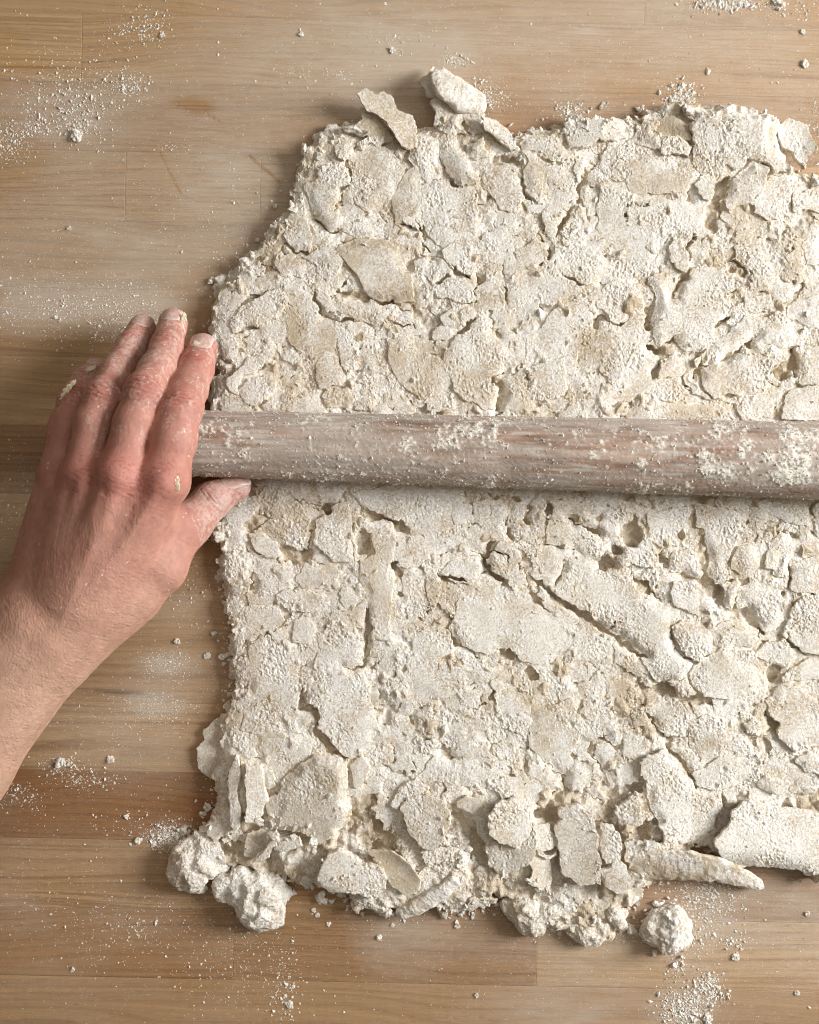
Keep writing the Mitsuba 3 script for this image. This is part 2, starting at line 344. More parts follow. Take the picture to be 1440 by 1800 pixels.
 ('G', '610,110 960,70 930,170 860,180 790,270 720,280 680,180', dict(l=.3, r=.6, o=.3)),
 ('G', '780,300 860,250 920,180 1010,180 1040,300 1030,400 1050,580 900,600 860,540 780,460', dict(l=2, r=.6, t=4)),
 ('G', '1050,300 1100,360 1110,450 1130,560 1060,590 1040,440', dict(l=.8)),
 ('G', '310,400 400,380 540,490 500,560 430,560 350,520', dict(l=1.3, r=.6)),
 ('G', '480,180 560,150 640,150 700,240 740,290 640,320 500,310 460,240', dict(l=.4)),
 ('G', '390,330 470,300 640,320 740,300 720,380 690,470 620,520 550,480 410,380', dict(l=1.3)),
 ('G', '1170,400 1270,330 1330,400 1320,560 1310,800 1300,1000 1310,1140 1170,1150 1160,900 1090,700 1100,580 1220,540', dict(l=1.1, o=.5, r=.6)),
 ('G', '200,560 220,430 260,400 280,520 290,600 250,620', dict(l=-1, t=4)),
 ('G', '100,240 160,180 280,160 380,130 370,190 290,300 250,340 150,320', dict(l=-.4)),
 ('G', '500,820 600,780 740,790 890,850 880,900 720,940 610,930 520,880', dict(l=.8)),
 ('G', '280,970 380,910 500,920 550,990 510,1080 400,1090 300,1040', dict(l=.3)),
 ('G', '340,560 480,560 520,640 460,710 390,690 330,640', dict(l=.2)),
 ('G', '1000,970 1130,870 1120,1060 1060,1040', dict(l=1)),
 ('G', '940,800 1000,760 1100,850 990,910 940,860', dict(l=.5)),
 ('G', '1060,770 1090,740 1110,790 1080,820', dict(l=1.2)),
 ('G', '700,620 740,620 880,700 880,800 700,780 640,720', dict(l=.5)),
 ('G', '610,1000 720,960 780,1060 740,1160 620,1150', dict(l=.2)),
 ('-', '440,1137 460,1118 500,1118 520,1145 526,1200 524,1250 470,1240 436,1232 432,1180', dict(l=.6)),
 ('-', '565,1115 592,1092 622,1105 638,1130 640,1200 662,1280 650,1312 612,1336 582,1310 560,1275 540,1240 545,1190 560,1150', dict(l=1.6)),
 ('H', '340,820 440,760 560,740 660,780 840,830 900,920 950,870 1090,900 1210,980 1200,1040 1130,1070 1170,1150 1090,1290 940,1310 800,1290 690,1220 540,1240 390,1190 310,1140 280,1050 330,930', dict(l=.5)),
 ('H', '540,560 640,450 740,460 790,560 820,680 820,740 740,780 690,720 610,680 550,620', dict(l=2.2, r=.8)),
 ('H', '740,470 800,410 880,380 950,420 900,540 820,520', dict(l=.5)),
 ('H', '860,140 950,140 960,280 960,420 800,400 830,280', dict(l=.2)),
 ('H', '700,260 790,160 830,240 820,340 740,380 690,320', dict(l=.4)),
 ('H', '1000,170 1010,260 1160,260 1250,300 1280,230 1250,170 1050,150', dict(l=1.2, r=.5)),
 ('H', '200,670 280,600 400,580 490,620 430,740 330,730', dict(l=.8)),
 ('H', '10,1100 160,1060 270,1080 320,1200 240,1260 60,1300 0,1280', dict(l=.3)),
 ('H', '900,540 970,460 1130,500 1290,560 1350,640 1300,700 1000,720 870,660', dict(l=.3)),
 ('H', '970,290 1170,300 1330,420 1320,520 1150,500 980,480 960,380', dict(l=.1)),
 ('H', '1170,1150 1220,1050 1340,1100 1430,1170 1430,1310 1250,1290 1110,1300', dict(l=.6)),
 ('H', '0,410 110,420 130,560 60,620 0,640 -60,560', dict(l=.4)),
 ('H', '330,180 430,200 440,310 320,330 290,260', dict(l=.2, r=.6)),
 ('H', '450,170 570,140 560,270 480,300 450,280', dict(r=.6)),
 ('H', '580,160 640,150 700,230 680,290 560,320', dict(l=.2, r=.7)),
 ('H', '440,340 690,260 690,420 620,440 500,560 400,540 350,430', dict(l=-.2)),
 ('H', '110,620 190,660 240,750 210,890 150,900 120,760', dict(l=.4, o=.4)),
 ('H', '830,700 990,830 960,870 860,780', dict(l=.8)),
 ('H', '0,1310 240,1290 400,1340 420,1500 200,1560 -40,1500', dict(l=.1)),
 ('-', '928,1012 958,1005 1008,1010 1080,1005 1110,1010 1125,1030 1150,1058 1178,1065 1176,1098 1190,1145 1220,1165 1208,1185 1205,1215 1180,1215 1150,1195 1130,1160 1080,1118 1025,1075 960,1035', dict(l=1.8)),
 ('I', '250,260 520,220 510,330 450,380 450,470 340,490 250,440', dict(l=.6)),
 ('I', '20,560 60,490 140,470 210,350 250,420 310,560 290,640 130,610 40,640', dict(l=2)),
 ('I', '590,190 880,230 890,440 830,520 810,600 830,690 760,800 680,740 650,640 680,560 650,450 640,360 580,340', dict(l=1.4)),
 ('I', '830,560 880,480 960,470 1030,560 1010,640 900,680 820,640', dict(l=2.2, r=.4, o=.4)),
 ('I', '400,600 420,520 560,500 620,600 640,700 560,720 520,650 420,660', dict(l=1.4)),
 ('I', '860,860 900,760 1100,740 1210,850 1200,1010 1140,1080 1060,1080 990,1000 880,930', dict(l=1.8)),
 ('I', '770,820 860,710 890,740 850,850 840,940 790,920', dict(l=2.4, r=.6)),
 ('I', '410,830 420,730 560,740 600,880 590,960 500,920 420,870', dict(l=1.2)),
 ('I', '400,1060 460,1020 560,1030 680,1080 690,1190 600,1290 550,1270 450,1160', dict(l=2.6)),
 ('I', '700,1060 820,1000 960,1010 1000,1090 970,1180 800,1190 700,1190', dict(l=1.6)),
 ('-', '1208,1185 1235,1157 1270,1140 1325,1147 1335,1180 1332,1207 1312,1222 1280,1230 1240,1225 1212,1200', dict(l=3)),
 ('L', '290,60 340,30 430,80 560,30 570,80 620,140 610,160 500,150 430,120', dict(l=2)),
 ('I', '1200,1050 1240,960 1280,880 1340,840 1440,830 1580,830 1580,1240 1350,1230 1260,1190 1190,1110', dict(l=1.6)),
 ('I', '1070,540 1120,480 1160,560 1130,640 1060,630', dict(l=1.2)),
 ('I', '1160,540 1250,520 1260,620 1200,700 1120,680', dict(l=1.2)),
 ('I', '1090,460 1180,400 1230,460 1180,500 1100,490', dict(l=1)),
 ('I', '1270,600 1340,560 1440,560 1560,560 1560,800 1290,800 1230,760', dict(l=1)),
 ('I', '1090,1150 1190,1140 1280,1250 1220,1340 1130,1300 1000,1250', dict(l=.6)),
 ('I', '1300,1310 1380,1270 1440,1300 1560,1300 1560,1420 1200,1420', dict(l=.4)),
 ('I', '1060,220 1380,180 1370,330 1320,330 1200,300', dict(l=1, r=.5)),
 ('L', '300,180 400,160 520,160 590,280 580,360 540,430 430,430 330,370 300,280', dict(l=.6)),
 ('L', '570,340 700,290 820,330 830,430 780,490 740,560 680,580 590,510', dict(l=1)),
 ('L', '430,500 520,480 600,560 590,640 550,660', dict(l=.1)),
 ('L', '240,600 380,520 440,510 560,680 640,800 780,820 800,870 860,950 780,1010 690,1100 540,1150 420,1110 370,1000 280,880 290,770', dict(l=1.4)),
 ('L', '610,680 770,590 900,560 1000,600 1000,700 870,780 740,790 640,780 600,720', dict(l=1.6)),
 ('L', '830,920 960,850 1200,900 1440,950 1580,950 1580,1350 1370,1360 1290,1310 1190,1330 1100,1300 880,1290 760,1190 720,1120 770,1050 840,990', dict(l=1.8)),
 ('L', '1090,200 1180,120 1280,100 1440,230 1560,240 1560,520 1360,500 1280,540 1180,460 1120,330', dict(l=2)),
 ('L', '940,350 1000,310 1070,340 1080,420 1040,450 970,410', dict(l=1.4)),
 ('L', '1040,760 1090,690 1170,760 1160,810 1090,790', dict(l=1.8)),
 ('L', '1300,600 1390,530 1440,590 1520,620 1500,720 1340,670', dict(l=1.6)),
 ('L', '880,440 960,430 1000,560 900,560 830,520', dict(l=.4)),
 ('L', '-20,240 60,180 120,300 140,480 80,520 20,460', dict(l=.3)),
 ('L', '130,380 280,400 300,500 240,600 150,560', dict(l=.5)),
 ('J', '430,280 450,110 500,100 700,130 750,170 640,200 570,270 560,330 490,310', dict(l=.3)),
 ('J', '560,340 740,320 870,350 830,430 720,500 650,620 600,540', dict(l=.2)),
 ('J', '650,690 700,560 790,480 880,440 1060,460 1070,600 1060,700 1100,800 1030,870 900,960 820,890 640,890 600,870', dict(l=2.6, t=4, r=.8, o=.35, y=.04)),
 ('J', '140,420 190,370 180,310 280,230 370,170 430,170 420,270 350,420 340,520 220,600 150,540', dict(l=-2.2, r=.2, o=.5, t=2.6, x=.06, y=.04, loose=1)),
 ('J', '420,470 460,490 470,650 440,640', dict(l=2, o=.3, r=.4)),
 ('J', '460,490 540,500 570,620 580,700 530,830 460,820 470,650', dict(l=6, t=7, r=.5, x=-.25, o=.15, loose=1)),
 ('J', '350,560 400,430 420,500 400,650 430,760 420,850 395,885 370,850 360,720', dict(l=4.5, t=6, r=.4, x=.15, o=.25, loose=1)),
 ('J', '560,520 620,540 630,620 590,640 560,600', dict(l=3)),
 ('J', '1090,500 1150,455 1190,500 1180,570 1120,615', dict(l=1.6, t=4)),
 ('J', '580,700 650,680 640,880 590,890', dict(l=.6, o=.5, x=.3)),
 ('J', '450,900 570,880 580,960 500,1060 450,1040', dict(l=.5, o=.6, r=.5)),
 ('J', '580,990 640,880 640,960 570,1050 500,1070', dict(l=4, t=5, r=.6)),
 ('J', '650,940 780,910 790,960 700,1000 640,990', dict(l=3)),
 ('K', '0,700 120,640 190,700 40,770 0,850 -60,820', dict(l=3, t=5)),
 ('K', '120,640 230,500 330,510 520,520 610,600 480,700 300,660', dict(l=.4)),
 ('K', '60,760 200,740 310,770 340,860 330,960 300,1020 230,1090 150,1070 60,970 20,830', dict(l=3, r=.7, o=.4, y=.05)),
 ('K', '390,790 450,750 550,770 570,900 450,850 400,830', dict(l=.5, o=.6, r=.4, y=.15)),
 ('K', '570,1090 660,1040 700,1060 790,1070 900,980 910,1080 850,1180 700,1270 600,1220', dict(l=1.5, o=.35)),
 ('K', '900,930 1000,930 1060,1020 1050,1140 980,1150 920,1080', dict(l=2, o=.4, x=-.1)),
 ('K', '580,860 640,780 760,740 830,800 880,920 870,1000 780,1060 700,1040 600,980', dict(l=4.5, t=4)),
 ('K', '870,1170 920,1110 1000,1180 1020,1280 1000,1390 900,1340 860,1320 890,1240', dict(l=2, o=.6, r=.4, x=-.05)),
 ('K', '1030,920 1080,820 1180,810 1280,880 1320,1000 1330,1200 1340,1320 1200,1320 1090,1250 1060,1100', dict(l=5, t=5)),
 ('K', '140,1110 180,1090 330,1080 410,1070 360,1160 200,1200', dict(l=2.5)),
 ('K', '700,40 860,100 900,260 800,330 700,300 640,160', dict(l=-.2)),
 ('K', '900,180 1150,120 1230,280 1180,420 1000,520 880,440', dict(l=.3)),
 ('K', '400,30 560,60 540,180 420,150', dict(l=.6)),
 ('L', '140,1130 340,1110 360,1180 280,1260 150,1250', dict(l=2.5)),
 ('L', '70,930 130,860 210,780 240,800 240,920 270,1010 220,1020 110,1000', dict(l=3.6, t=4)),
 ('M', '770,150 830,150 880,240 860,340 800,360 770,300', dict(l=4)),
 ('M', '770,410 850,360 900,380 920,450 920,500 850,530 790,490', dict(l=6, t=4)),
 ('M', '880,600 1020,500 1030,610 960,650 890,640', dict(l=-1, o=.4)),
 ('-', '648,1492 690,1492 722,1515 738,1540 735,1560 715,1570 690,1555 670,1520', dict(l=2, o=.85, r=.2, x=.12, t=2.5, c=(.6, .8, .035), loose=1)),
 ('J', '910,1100 960,1010 1030,1000 1140,1060 1280,1100 1300,1160 1290,1230 1220,1290 1120,1250 1030,1230 960,1230 890,1170', dict(l=5, t=7, loose=1)),
 ('-', '628,168 643,158 662,170 675,162 688,168 700,192 725,202 731,220 732,250 722,265 706,258 694,240 680,215 664,200 645,195 634,180', dict(l=5, x=-.12, y=.12, t=2.6, o=.45, r=.5, c=(.5, .8, .02), loose=1)),
 ('-', '634,185 664,200 682,218 690,245 665,246 640,232 622,222 640,205', dict(l=2, y=.25, x=-.05, o=.6, r=.4)),
 ('C', '1160,250 1240,160 1370,230 1390,330 1410,400 1350,450 1340,510 1290,490 1260,420 1190,400 1160,330', dict(l=3, t=3, o=.35, r=.5, c=(1, -.2, .02), loose=1)),
 ('B', '1170,500 1230,460 1290,480 1310,540 1420,530 1440,640 1300,720 1200,720 1165,600', dict(l=2.5, o=.2, t=4, y=.1)),
]
OUTLINE = ('375,700 378,640 372,580 385,490 430,452 462,430 482,395 515,350 522,290 552,240 590,222 625,214 650,215 700,215 740,240 765,225 770,205 800,195 860,215 905,240 930,228 990,222 1000,205 1060,215 1130,208 1170,192 '
           '1215,187 1285,187 1350,195 1365,215 1375,280 1400,310 1440,312 1500,330 1600,360 1640,700 1640,1100 1620,1480 1500,1540 1440,1535 1380,1520 1340,1510 1280,1505 1220,1480 1180,1545 1115,1560 1110,1590 1085,1600 1030,1640 980,1638 '
           '930,1600 880,1580 830,1600 770,1600 710,1612 640,1602 600,1568 540,1548 500,1540 440,1525 360,1520 325,1500 340,1465 370,1440 382,1390 372,1350 392,1290 403,1240 415,1200 407,1150 402,1100 394,1040 388,980 366,930 395,870 385,850')


CRACKS = [('930,1010 960,1035 1020,1075 1080,1118 1132,1160', 8), ('875,952 852,985 862,1010 897,1030', 7), ('1030,295 1020,345 995,380 980,417', 6), ('1297,300 1265,332 1254,372 1256,402', 13), ('1215,475 1182,522', 7),
 ('1137,495 1146,540 1142,572', 9), ('1135,600 1158,612 1186,592', 8), ('1160,632 1150,665', 7), ('1267,632 1337,597', 7), ('1368,664 1392,640', 20), ('1397,608 1398,660', 9), ('1262,572 1290,562', 8),
 ('1220,920 1232,945 1240,980 1240,1010 1260,1047 1280,1075 1312,1082 1342,1112', 9), ('1180,1102 1190,1140 1222,1167', 8), ('1107,1000 1130,1027 1167,1055', 6), ('1145,1206 1187,1224 1231,1232 1271,1244', 13),
 ('1139,1254 1171,1296 1213,1365 1229,1388', 6), ('1276,1391 1279,1417 1250,1465', 7), ('1347,1246 1371,1304', 10), ('1126,1354 1129,1382 1070,1400', 12), ('803,1430 832,1459 837,1503 828,1530', 24), ('940,1432 985,1436', 14),
 ('495,960 522,990 545,968', 20), ('645,1065 645,1115 642,1162', 6), ('637,945 640,968', 13), ('572,890 580,900', 12), ('640,902 685,918 716,926', 10), ('695,985 702,1010', 8), ('530,1200 530,1244 560,1258 557,1296 572,1318 612,1333', 8),
 ('550,510 562,545 585,556 632,561', 5), ('597,507 642,522 685,531 722,543', 5), ('795,462 802,477 827,488', 7), ('760,501 796,483', 5), ('797,592 835,562', 5), ('865,577 882,597', 7), ('865,665 884,686 875,714', 10), ('930,658 932,690 952,724', 9),
 ('967,430 968,456', 7), ('995,485 1030,500', 4), ('1047,555 1051,577', 8), ('892,500 890,532', 6), ('920,302 920,340 934,356', 5), ('872,274 910,287 925,295', 10), ('845,305 848,325', 6), ('732,382 750,430 762,442', 4), ('793,315 806,328', 5),
 ('615,280 618,322', 5), ('600,330 591,366', 4), ('553,385 577,405 596,400', 4), ('770,1010 817,1028', 4), ('790,1105 800,1132 852,1158', 5), ('933,1043 952,1067', 7), ('893,1145 905,1152', 13), ('935,1180 942,1188', 13), ('892,910 895,940 905,957', 5),
 ('927,887 930,922', 7), ('965,885 966,900', 10), ('995,912 1045,935 1062,950', 6), ('960,962 985,962', 5), ('1067,985 1072,992', 15), ('1120,900 1107,940', 20), ('1087,962 1090,972', 10), ('1197,1012 1232,1026', 8), ('1162,972 1172,984', 9),
 ('1195,935 1198,945', 8), ('1377,1115 1395,1137 1420,1150', 6), ('1392,995 1390,1030', 6), ('1377,1044 1380,1054', 11), ('1367,1170 1365,1192', 17), ('455,1120 480,1112 500,1098', 3), ('1125,1470 1142,1456', 10),
 ('720,1360 735,1370', 14), ('422,537 450,515 476,506', 5), ('420,582 450,572', 4), ('960,1500 975,1490', 5), ('500,430 540,448', 4), ('640,1512 660,1500', 8)]


def pts(s):
    return [tuple(map(float, q.split(','))) for q in s.split()]


rd = np.random.default_rng(11)
outline = Polygon(PP(pts(OUTLINE), 6)).buffer(0)
GS = 0.9                                         # raster of the bed, mm
bx0, by0, bx1, by1 = [v + d for v, d in zip(outline.bounds, (-6, -6, 6, 6))]
gx, gy = np.meshgrid(np.arange(bx0, bx1, GS), np.arange(by0, by1, GS), indexing='ij')
d0 = shapely.contains_xy(outline, gx, gy)
sd = (distance_transform_edt(d0) - distance_transform_edt(~d0)) * GS
sd = sd + 1.9 * nz(gx, gy, 9, 1) + 1.3 * nz(gx, gy, 3.5, 2) + 0.5 * nz(gx, gy, 1.8, 3)
inside = sd > 0
pyy = 900 - gy / MMPX
pxx = 720 + gx / MMPX
Bz = 8.8 + 0.7 * nz(gx, gy, 45, 4) + 1.6 * np.exp(-((pyy - 1520) / 90) ** 2) + 1.0 * np.exp(-((pyy - 210) / 50) ** 2)
Bz -= 1.2 * np.exp(-((pyy - 790) / 70) ** 2)
Bz = np.where(inside, Bz * np.clip(0.82 + 0.18 * np.sqrt(np.clip(sd / 4, 0, 1)), 0, 1), 0)
Bs = gaussian_filter(Bz, 2) / np.maximum(gaussian_filter(inside.astype(float), 2), 0.2)


def grid_at(a, x, y):
    return map_coordinates(a, [(np.asarray(x) - bx0) / GS, (np.asarray(y) - by0) / GS], order=1, mode='nearest')


def ragged(poly, amp=1.0, seed=0, step=0.6):
    """noisy outline of a flake"""
    poly = shapely.segmentize(poly.buffer(1.0).buffer(-1.0), step)
    if poly.geom_type != 'Polygon':
        poly = max(poly.geoms, key=lambda g: g.area)
    b = np.array(poly.exterior.coords)[:-1]
    t = np.roll(b, -1, 0) - np.roll(b, 1, 0)
    nrm = np.stack([t[:, 1], -t[:, 0]], 1) / (np.linalg.norm(t, axis=1, keepdims=True) + 1e-9)
    x, y = b[:, 0] + seed * 3.7, b[:, 1] - seed * 2.3
    d = amp * (0.85 * nz(x, y, 9, 21) + 0.55 * nz(x, y, 3.2, 22) + 0.38 * nz(x, y, 1.3, 23))
    p2 = Polygon(b + nrm * d[:, None]).buffer(0)
    if p2.geom_type != 'Polygon':
        p2 = max(p2.geoms, key=lambda g: g.area)
    return p2


def crack(a, w):
    p = np.array(shapely.segmentize(shapely.LineString(PP(pts(a), 11)), 0.7).coords)
    p = p + np.stack([0.75 * nz(p[:, 0], p[:, 1], 4, 11) + 0.45 * nz(p[:, 0], p[:, 1], 1.6, 12), 0.75 * nz(p[:, 0], p[:, 1], 4, 13) + 0.45 * nz(p[:, 0], p[:, 1], 1.6, 14)], 1)
    t = np.linspace(0, 1, len(p))
    r = w * MMPX * 0.5 * np.clip(0.95 + 0.38 * nz(p[:, 0], p[:, 1], 5, 15) + 0.25 * nz(p[:, 0], p[:, 1], 2, 16), 0.25, 1.8) * np.clip(0.35 + 4 * np.minimum(t, 1 - t), 0, 1)
    g = unary_union([shapely.MultiPoint([p[i], p[min(i + 1, len(p) - 1)]]).convex_hull.buffer(float(r[i]), 4) for i in range(len(p))])
    return ragged(g, 1.0, w) if w >= 9 and g.geom_type == 'Polygon' else g


rk = np.random.default_rng(23)
for _ in range(18):                             # hairline cracks in the pressed flakes
    a0, p0 = rk.uniform(0, 6.28), np.array([rk.uniform(400, 1500), rk.uniform(250, 1340)])
    w_ = [p0]
    for _ in range(rk.integers(3, 7)):
        a0 += rk.normal() * 0.7
        w_.append(w_[-1] + rk.uniform(8, 20) * np.array([math.cos(a0), math.sin(a0)]))
    CRACKS.append((' '.join(f'{a:.0f},{b:.0f}' for a, b in w_), rk.uniform(2.4, 4.0)))
crk = unary_union([crack(a, w) for a, w in CRACKS])
inc = gaussian_filter(shapely.contains_xy(crk.buffer(0.2), gx, gy).astype(float), 0.8)
# bed of crumbs that the flakes lie in
bed = Bz + np.where(inside, np.minimum(1, sd / 2) * (0.9 * nz(gx, gy, 5, 5) + 0.6 * nz(gx, gy, 2.4, 6) + 0.35 * nz(gx, gy, 2.0, 7)), 0)
bed = bed - 4.5 * np.clip(nz(gx, gy, 8, 17) + 0.2, 0, 1) * np.exp(-((pyy - 1480) / 75) ** 2) - 1.6 * np.clip(nz(gx, gy, 6, 18) - 0.6, 0, 1)
bed = np.where(inside, np.maximum(bed - 3.0 * inc, 0.8), 0)
H = bed.copy()                                   # running top surface, mm
idx = -np.ones(gx.shape, int)
idx[inside] = np.arange(inside.sum())
q = np.stack([idx[:-1, :-1], idx[1:, :-1], idx[1:, 1:], idx[:-1, 1:]], -1).reshape(-1, 4)
q = q[(q >= 0).all(1)]
bedf = np.vstack([q[:, [0, 1, 2]], q[:, [0, 2, 3]]])
jx, jy = 0.35 * nz(gx, gy, 2, 8), 0.35 * nz(gx, gy, 2, 9)
bedv = np.stack([gx[inside] + jx[inside], gy[inside] + jy[inside], bed[inside]], 1)


def boundary(f):
    e = np.vstack([f[:, [0, 1]], f[:, [1, 2]], f[:, [2, 0]]])
    key = np.sort(e, 1)
    _, first, cnt = np.unique(key, axis=0, return_index=True, return_counts=True)
    return e[first[cnt == 1]]


e = boundary(bedf)
low = bedv.copy()
low[:, 2] = -0.02
n0 = len(bedv)
ub, inv = np.unique(e, return_inverse=True)
inv = inv.reshape(e.shape) + n0
bedv2 = np.vstack([bedv, low[ub]])
bedf2 = np.vstack([bedf, np.stack([e[:, 1], e[:, 0], inv[:, 0]], 1), np.stack([e[:, 1], inv[:, 0], inv[:, 1]], 1)])
buv = np.stack([np.clip(0.62 + 0.25 * nz(bedv2[:, 0], bedv2[:, 1], 12, 10), 0, 1), np.zeros(len(bedv2))], 1)  # bed tone: bare dough plus shade of the gaps in its colour
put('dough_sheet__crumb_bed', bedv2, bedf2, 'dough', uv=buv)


def sheet(poly, step):
    """triangulated interior of a polygon: (xy, faces, distance to the rim)"""
    ring = shapely.segmentize(Polygon(poly.exterior), step)
    b = np.array(ring.exterior.coords)[:-1]
    x0, y0, x1, y1 = poly.bounds
    X, Y = np.meshgrid(np.arange(x0, x1, step), np.arange(y0, y1, step))
    X, Y = X.ravel() + rd.uniform(-.2, .2, X.size) * step, Y.ravel() + rd.uniform(-.2, .2, Y.size) * step
    inn = poly.buffer(-0.6 * step)
    m = shapely.contains_xy(inn, X, Y)
    xy = np.vstack([b, np.stack([X[m], Y[m]], 1)])
    f = Delaunay(xy).simplices
    c = xy[f].mean(1)
    f = f[shapely.contains_xy(poly, c[:, 0], c[:, 1])]
    a = xy[f]
    cr = (a[:, 1, 0] - a[:, 0, 0]) * (a[:, 2, 1] - a[:, 0, 1]) - (a[:, 1, 1] - a[:, 0, 1]) * (a[:, 2, 0] - a[:, 0, 0])
    f = np.where((cr < 0)[:, None], f[:, ::-1], f)[np.abs(cr) > 1e-5]
    d, _ = cKDTree(b).query(xy)
    return xy, f, d


Hsm = None


def slab(poly, ztop, thick, rough, tone, seed, step=0.6, closed=False, flush=0.6):
    global Hsm
    if Hsm is None or seed % 7 == 0:
        Hsm = gaussian_filter(H, 1.5)
    """a flake: rough top, ragged flanks, an underside when it stands free"""
    xy, f, d = sheet(poly, step)
    x, y = xy.T
    s = seed * 5.1
    z = ztop(x, y)
    gran = 0.13 * nz(x + s, y, 0.9, 31) + 0.11 * nz(x, y - s, 0.6, 32) + 0.11 * nz(x + s, y + s, 4.0, 33)
    lump = np.maximum(nz(x - s, y, 0.9, 34) - 1.1, 0) * 0.4
    pit = np.maximum(nz(x, y + 2 * s, 0.8, 35) - 1.2, 0) * 0.8 + np.maximum(nz(x + s, y, 2.4, 39) - 1.8, 0) * 1.1
    patch = np.clip(0.40 + 0.55 * nz(x + s, y - s, 9, 36), 0.06, 1.3)
    z = z + rough * patch * (gran + lump - pit) + 0.18 * nz(x, y + s, 9, 37)
    # parts of the rim are pressed flush with what lies below
    m_ = np.clip(0.5 + 0.8 * nz(x + s, y + s, 15, 40), 0, 1) * flush
    low = grid_at(Hsm, x, y) + 0.15
    z = z - m_ * np.maximum(z - low, 0) * np.exp(-(d / 2.6) ** 2)
    z = z - 0.12 * np.exp(-d / 0.4)
    n = len(xy)
    e = boundary(f)
    ub, inv = np.unique(e, return_inverse=True)
    inv = inv.reshape(e.shape)
    ev = xy[e[:, 1]] - xy[e[:, 0]]
    en = np.stack([ev[:, 1], -ev[:, 0]], 1)
    vn = np.zeros((len(ub), 2))
    np.add.at(vn, inv[:, 0], en)
    np.add.at(vn, inv[:, 1], en)
    vn /= np.linalg.norm(vn, axis=1, keepdims=True) + 1e-9
    bx, bz = xy[ub], z[ub]
    w = nz(bx[:, 0] * 1.3, bx[:, 1] * 1.3, 1.6, 38)[:, None]
    r1 = np.hstack([bx + vn * (0.18 + 0.28 * w), (bz - thick * 0.40)[:, None]])
    r2 = np.hstack([bx - vn * 0.25, (bz - thick)[:, None]])
    v = np.vstack([np.column_stack([xy, z]), r1, r2])
    m = len(ub)
    A, B_ = e[:, 0], e[:, 1]
    a1, b1 = n + inv[:, 0], n + inv[:, 1]
    a2, b2 = a1 + m, b1 + m
    fs = [f, np.stack([A, a1, b1], 1), np.stack([A, b1, B_], 1), np.stack([a1, a2, b2], 1), np.stack([a1, b2, b1], 1)]
    edge = np.concatenate([np.clip(1 - d / 1.3, 0, 1), np.ones(2 * m)])
    if closed:
        o = len(v)
        vb = np.column_stack([xy, z - thick])
        v = np.vstack([v, vb])
        fs.append(f[:, ::-1] + o)
        edge = np.concatenate([edge, np.zeros(n)])
    uv = np.stack([np.full(len(v), tone), edge], 1)
    return v, np.vstack(fs), uv, np.column_stack([xy, z])


SM = np.ones(gx.shape)


def press(top, r=1.0):
    """raise the running surface H under these points"""
    ix = np.clip(np.round((top[:, 0] - bx0) / GS).astype(int), 0, H.shape[0] - 1)
    iy = np.clip(np.round((top[:, 1] - by0) / GS).astype(int), 0, H.shape[1] - 1)
    up = top[:, 2] > H[ix, iy] - 0.3
    SM[ix[up], iy[up]] = r
    np.maximum.at(H, (ix, iy), top[:, 2])


def surface(poly, opt, free=False):
    """the function z(x, y) on which a flake's top lies, resting on what is below it"""
    l, sx, sy, t, c = (opt.get(k, v) for k, v in (('l', 0.0), ('x', 0.0), ('y', 0.0), ('t', 3.0), ('c', None)))
    m = shapely.contains_xy(poly, gx, gy)
    cx, cy = poly.centroid.x, poly.centroid.y
    over = 0.0
    if m.any():
        ov = (H[m] - Bs[m] - 1.2)
        if (ov > 0.6).mean() > 0.12:
            over = min(1.6, float(np.percentile(ov, 75)) * 0.45)
    py_ = 900 - cy / MMPX
    wild = 1.0 if py_ > 1390 or py_ < 300 else 0.0
    l = l * (0.78 + 0.6 * wild) + rd.normal() * (0.22 + 0.7 * wild)
    sx, sy = sx + rd.normal() * (0.016 + 0.08 * wild), sy + rd.normal() * (0.016 + 0.08 * wild)
    cap = 12.5 if 'free' not in opt else 99

    def z(x, y):
        u, v = x - cx, y - cy
        r = Bs_at(x, y) + 1.75 + l + over + sx * u + sy * v
        if c:
            h = np.maximum(c[0] * u + c[1] * v, 0)
            r = r + c[2] * h ** 2
        return r
    return z


def Bs_at(x, y):
    return np.maximum(grid_at(Bsm, x, y), 4.0)


Bsm = gaussian_filter(Bs, 5)
def biggest(g):
    return max(g.geoms, key=lambda q_: q_.area) if hasattr(g, 'geoms') else g


# smaller flakes of the ground layer, broken along random cells, under the large ones
polys = []
for tl, s, o in FLAKES:
    ox, oy, k = TILE[tl]
    polys.append(Polygon(PP([(ox + a / k, oy + b / k) for a, b in pts(s)], 11.5)).buffer(0))
rest = outline.buffer(-0.8).difference(unary_union(polys).buffer(-1.8))
x0, y0, x1, y1 = rest.bounds
cand = np.column_stack([rd.uniform(x0, x1, 40000), rd.uniform(y0, y1, 40000)])
cand = cand[shapely.contains_xy(rest, cand[:, 0], cand[:, 1]) & (720 + cand[:, 0] / MMPX < 1580)]
seeds = np.empty((0, 2))
for p in cand[:9000]:
    r = rd.uniform(7.5, 19)
    if not len(seeds) or ((seeds[:, 0] - p[0]) ** 2 + ((seeds[:, 1] - p[1]) * 1.2) ** 2).min() > r * r:
        seeds = np.vstack([seeds, p])
cells = []
for c in shapely.get_parts(voronoi_diagram(MultiPoint(seeds), envelope=box(x0 - 5, y0 - 5, x1 + 5, y1 + 5))):
    for g in shapely.get_parts(c.intersection(rest).buffer(0.35)):
        if g.geom_type == 'Polygon' and g.area > 26:
            cells.append(g)
cells.sort(key=lambda g: -g.area)
room, nfill, many = 285 - len(FLAKES), 0, []
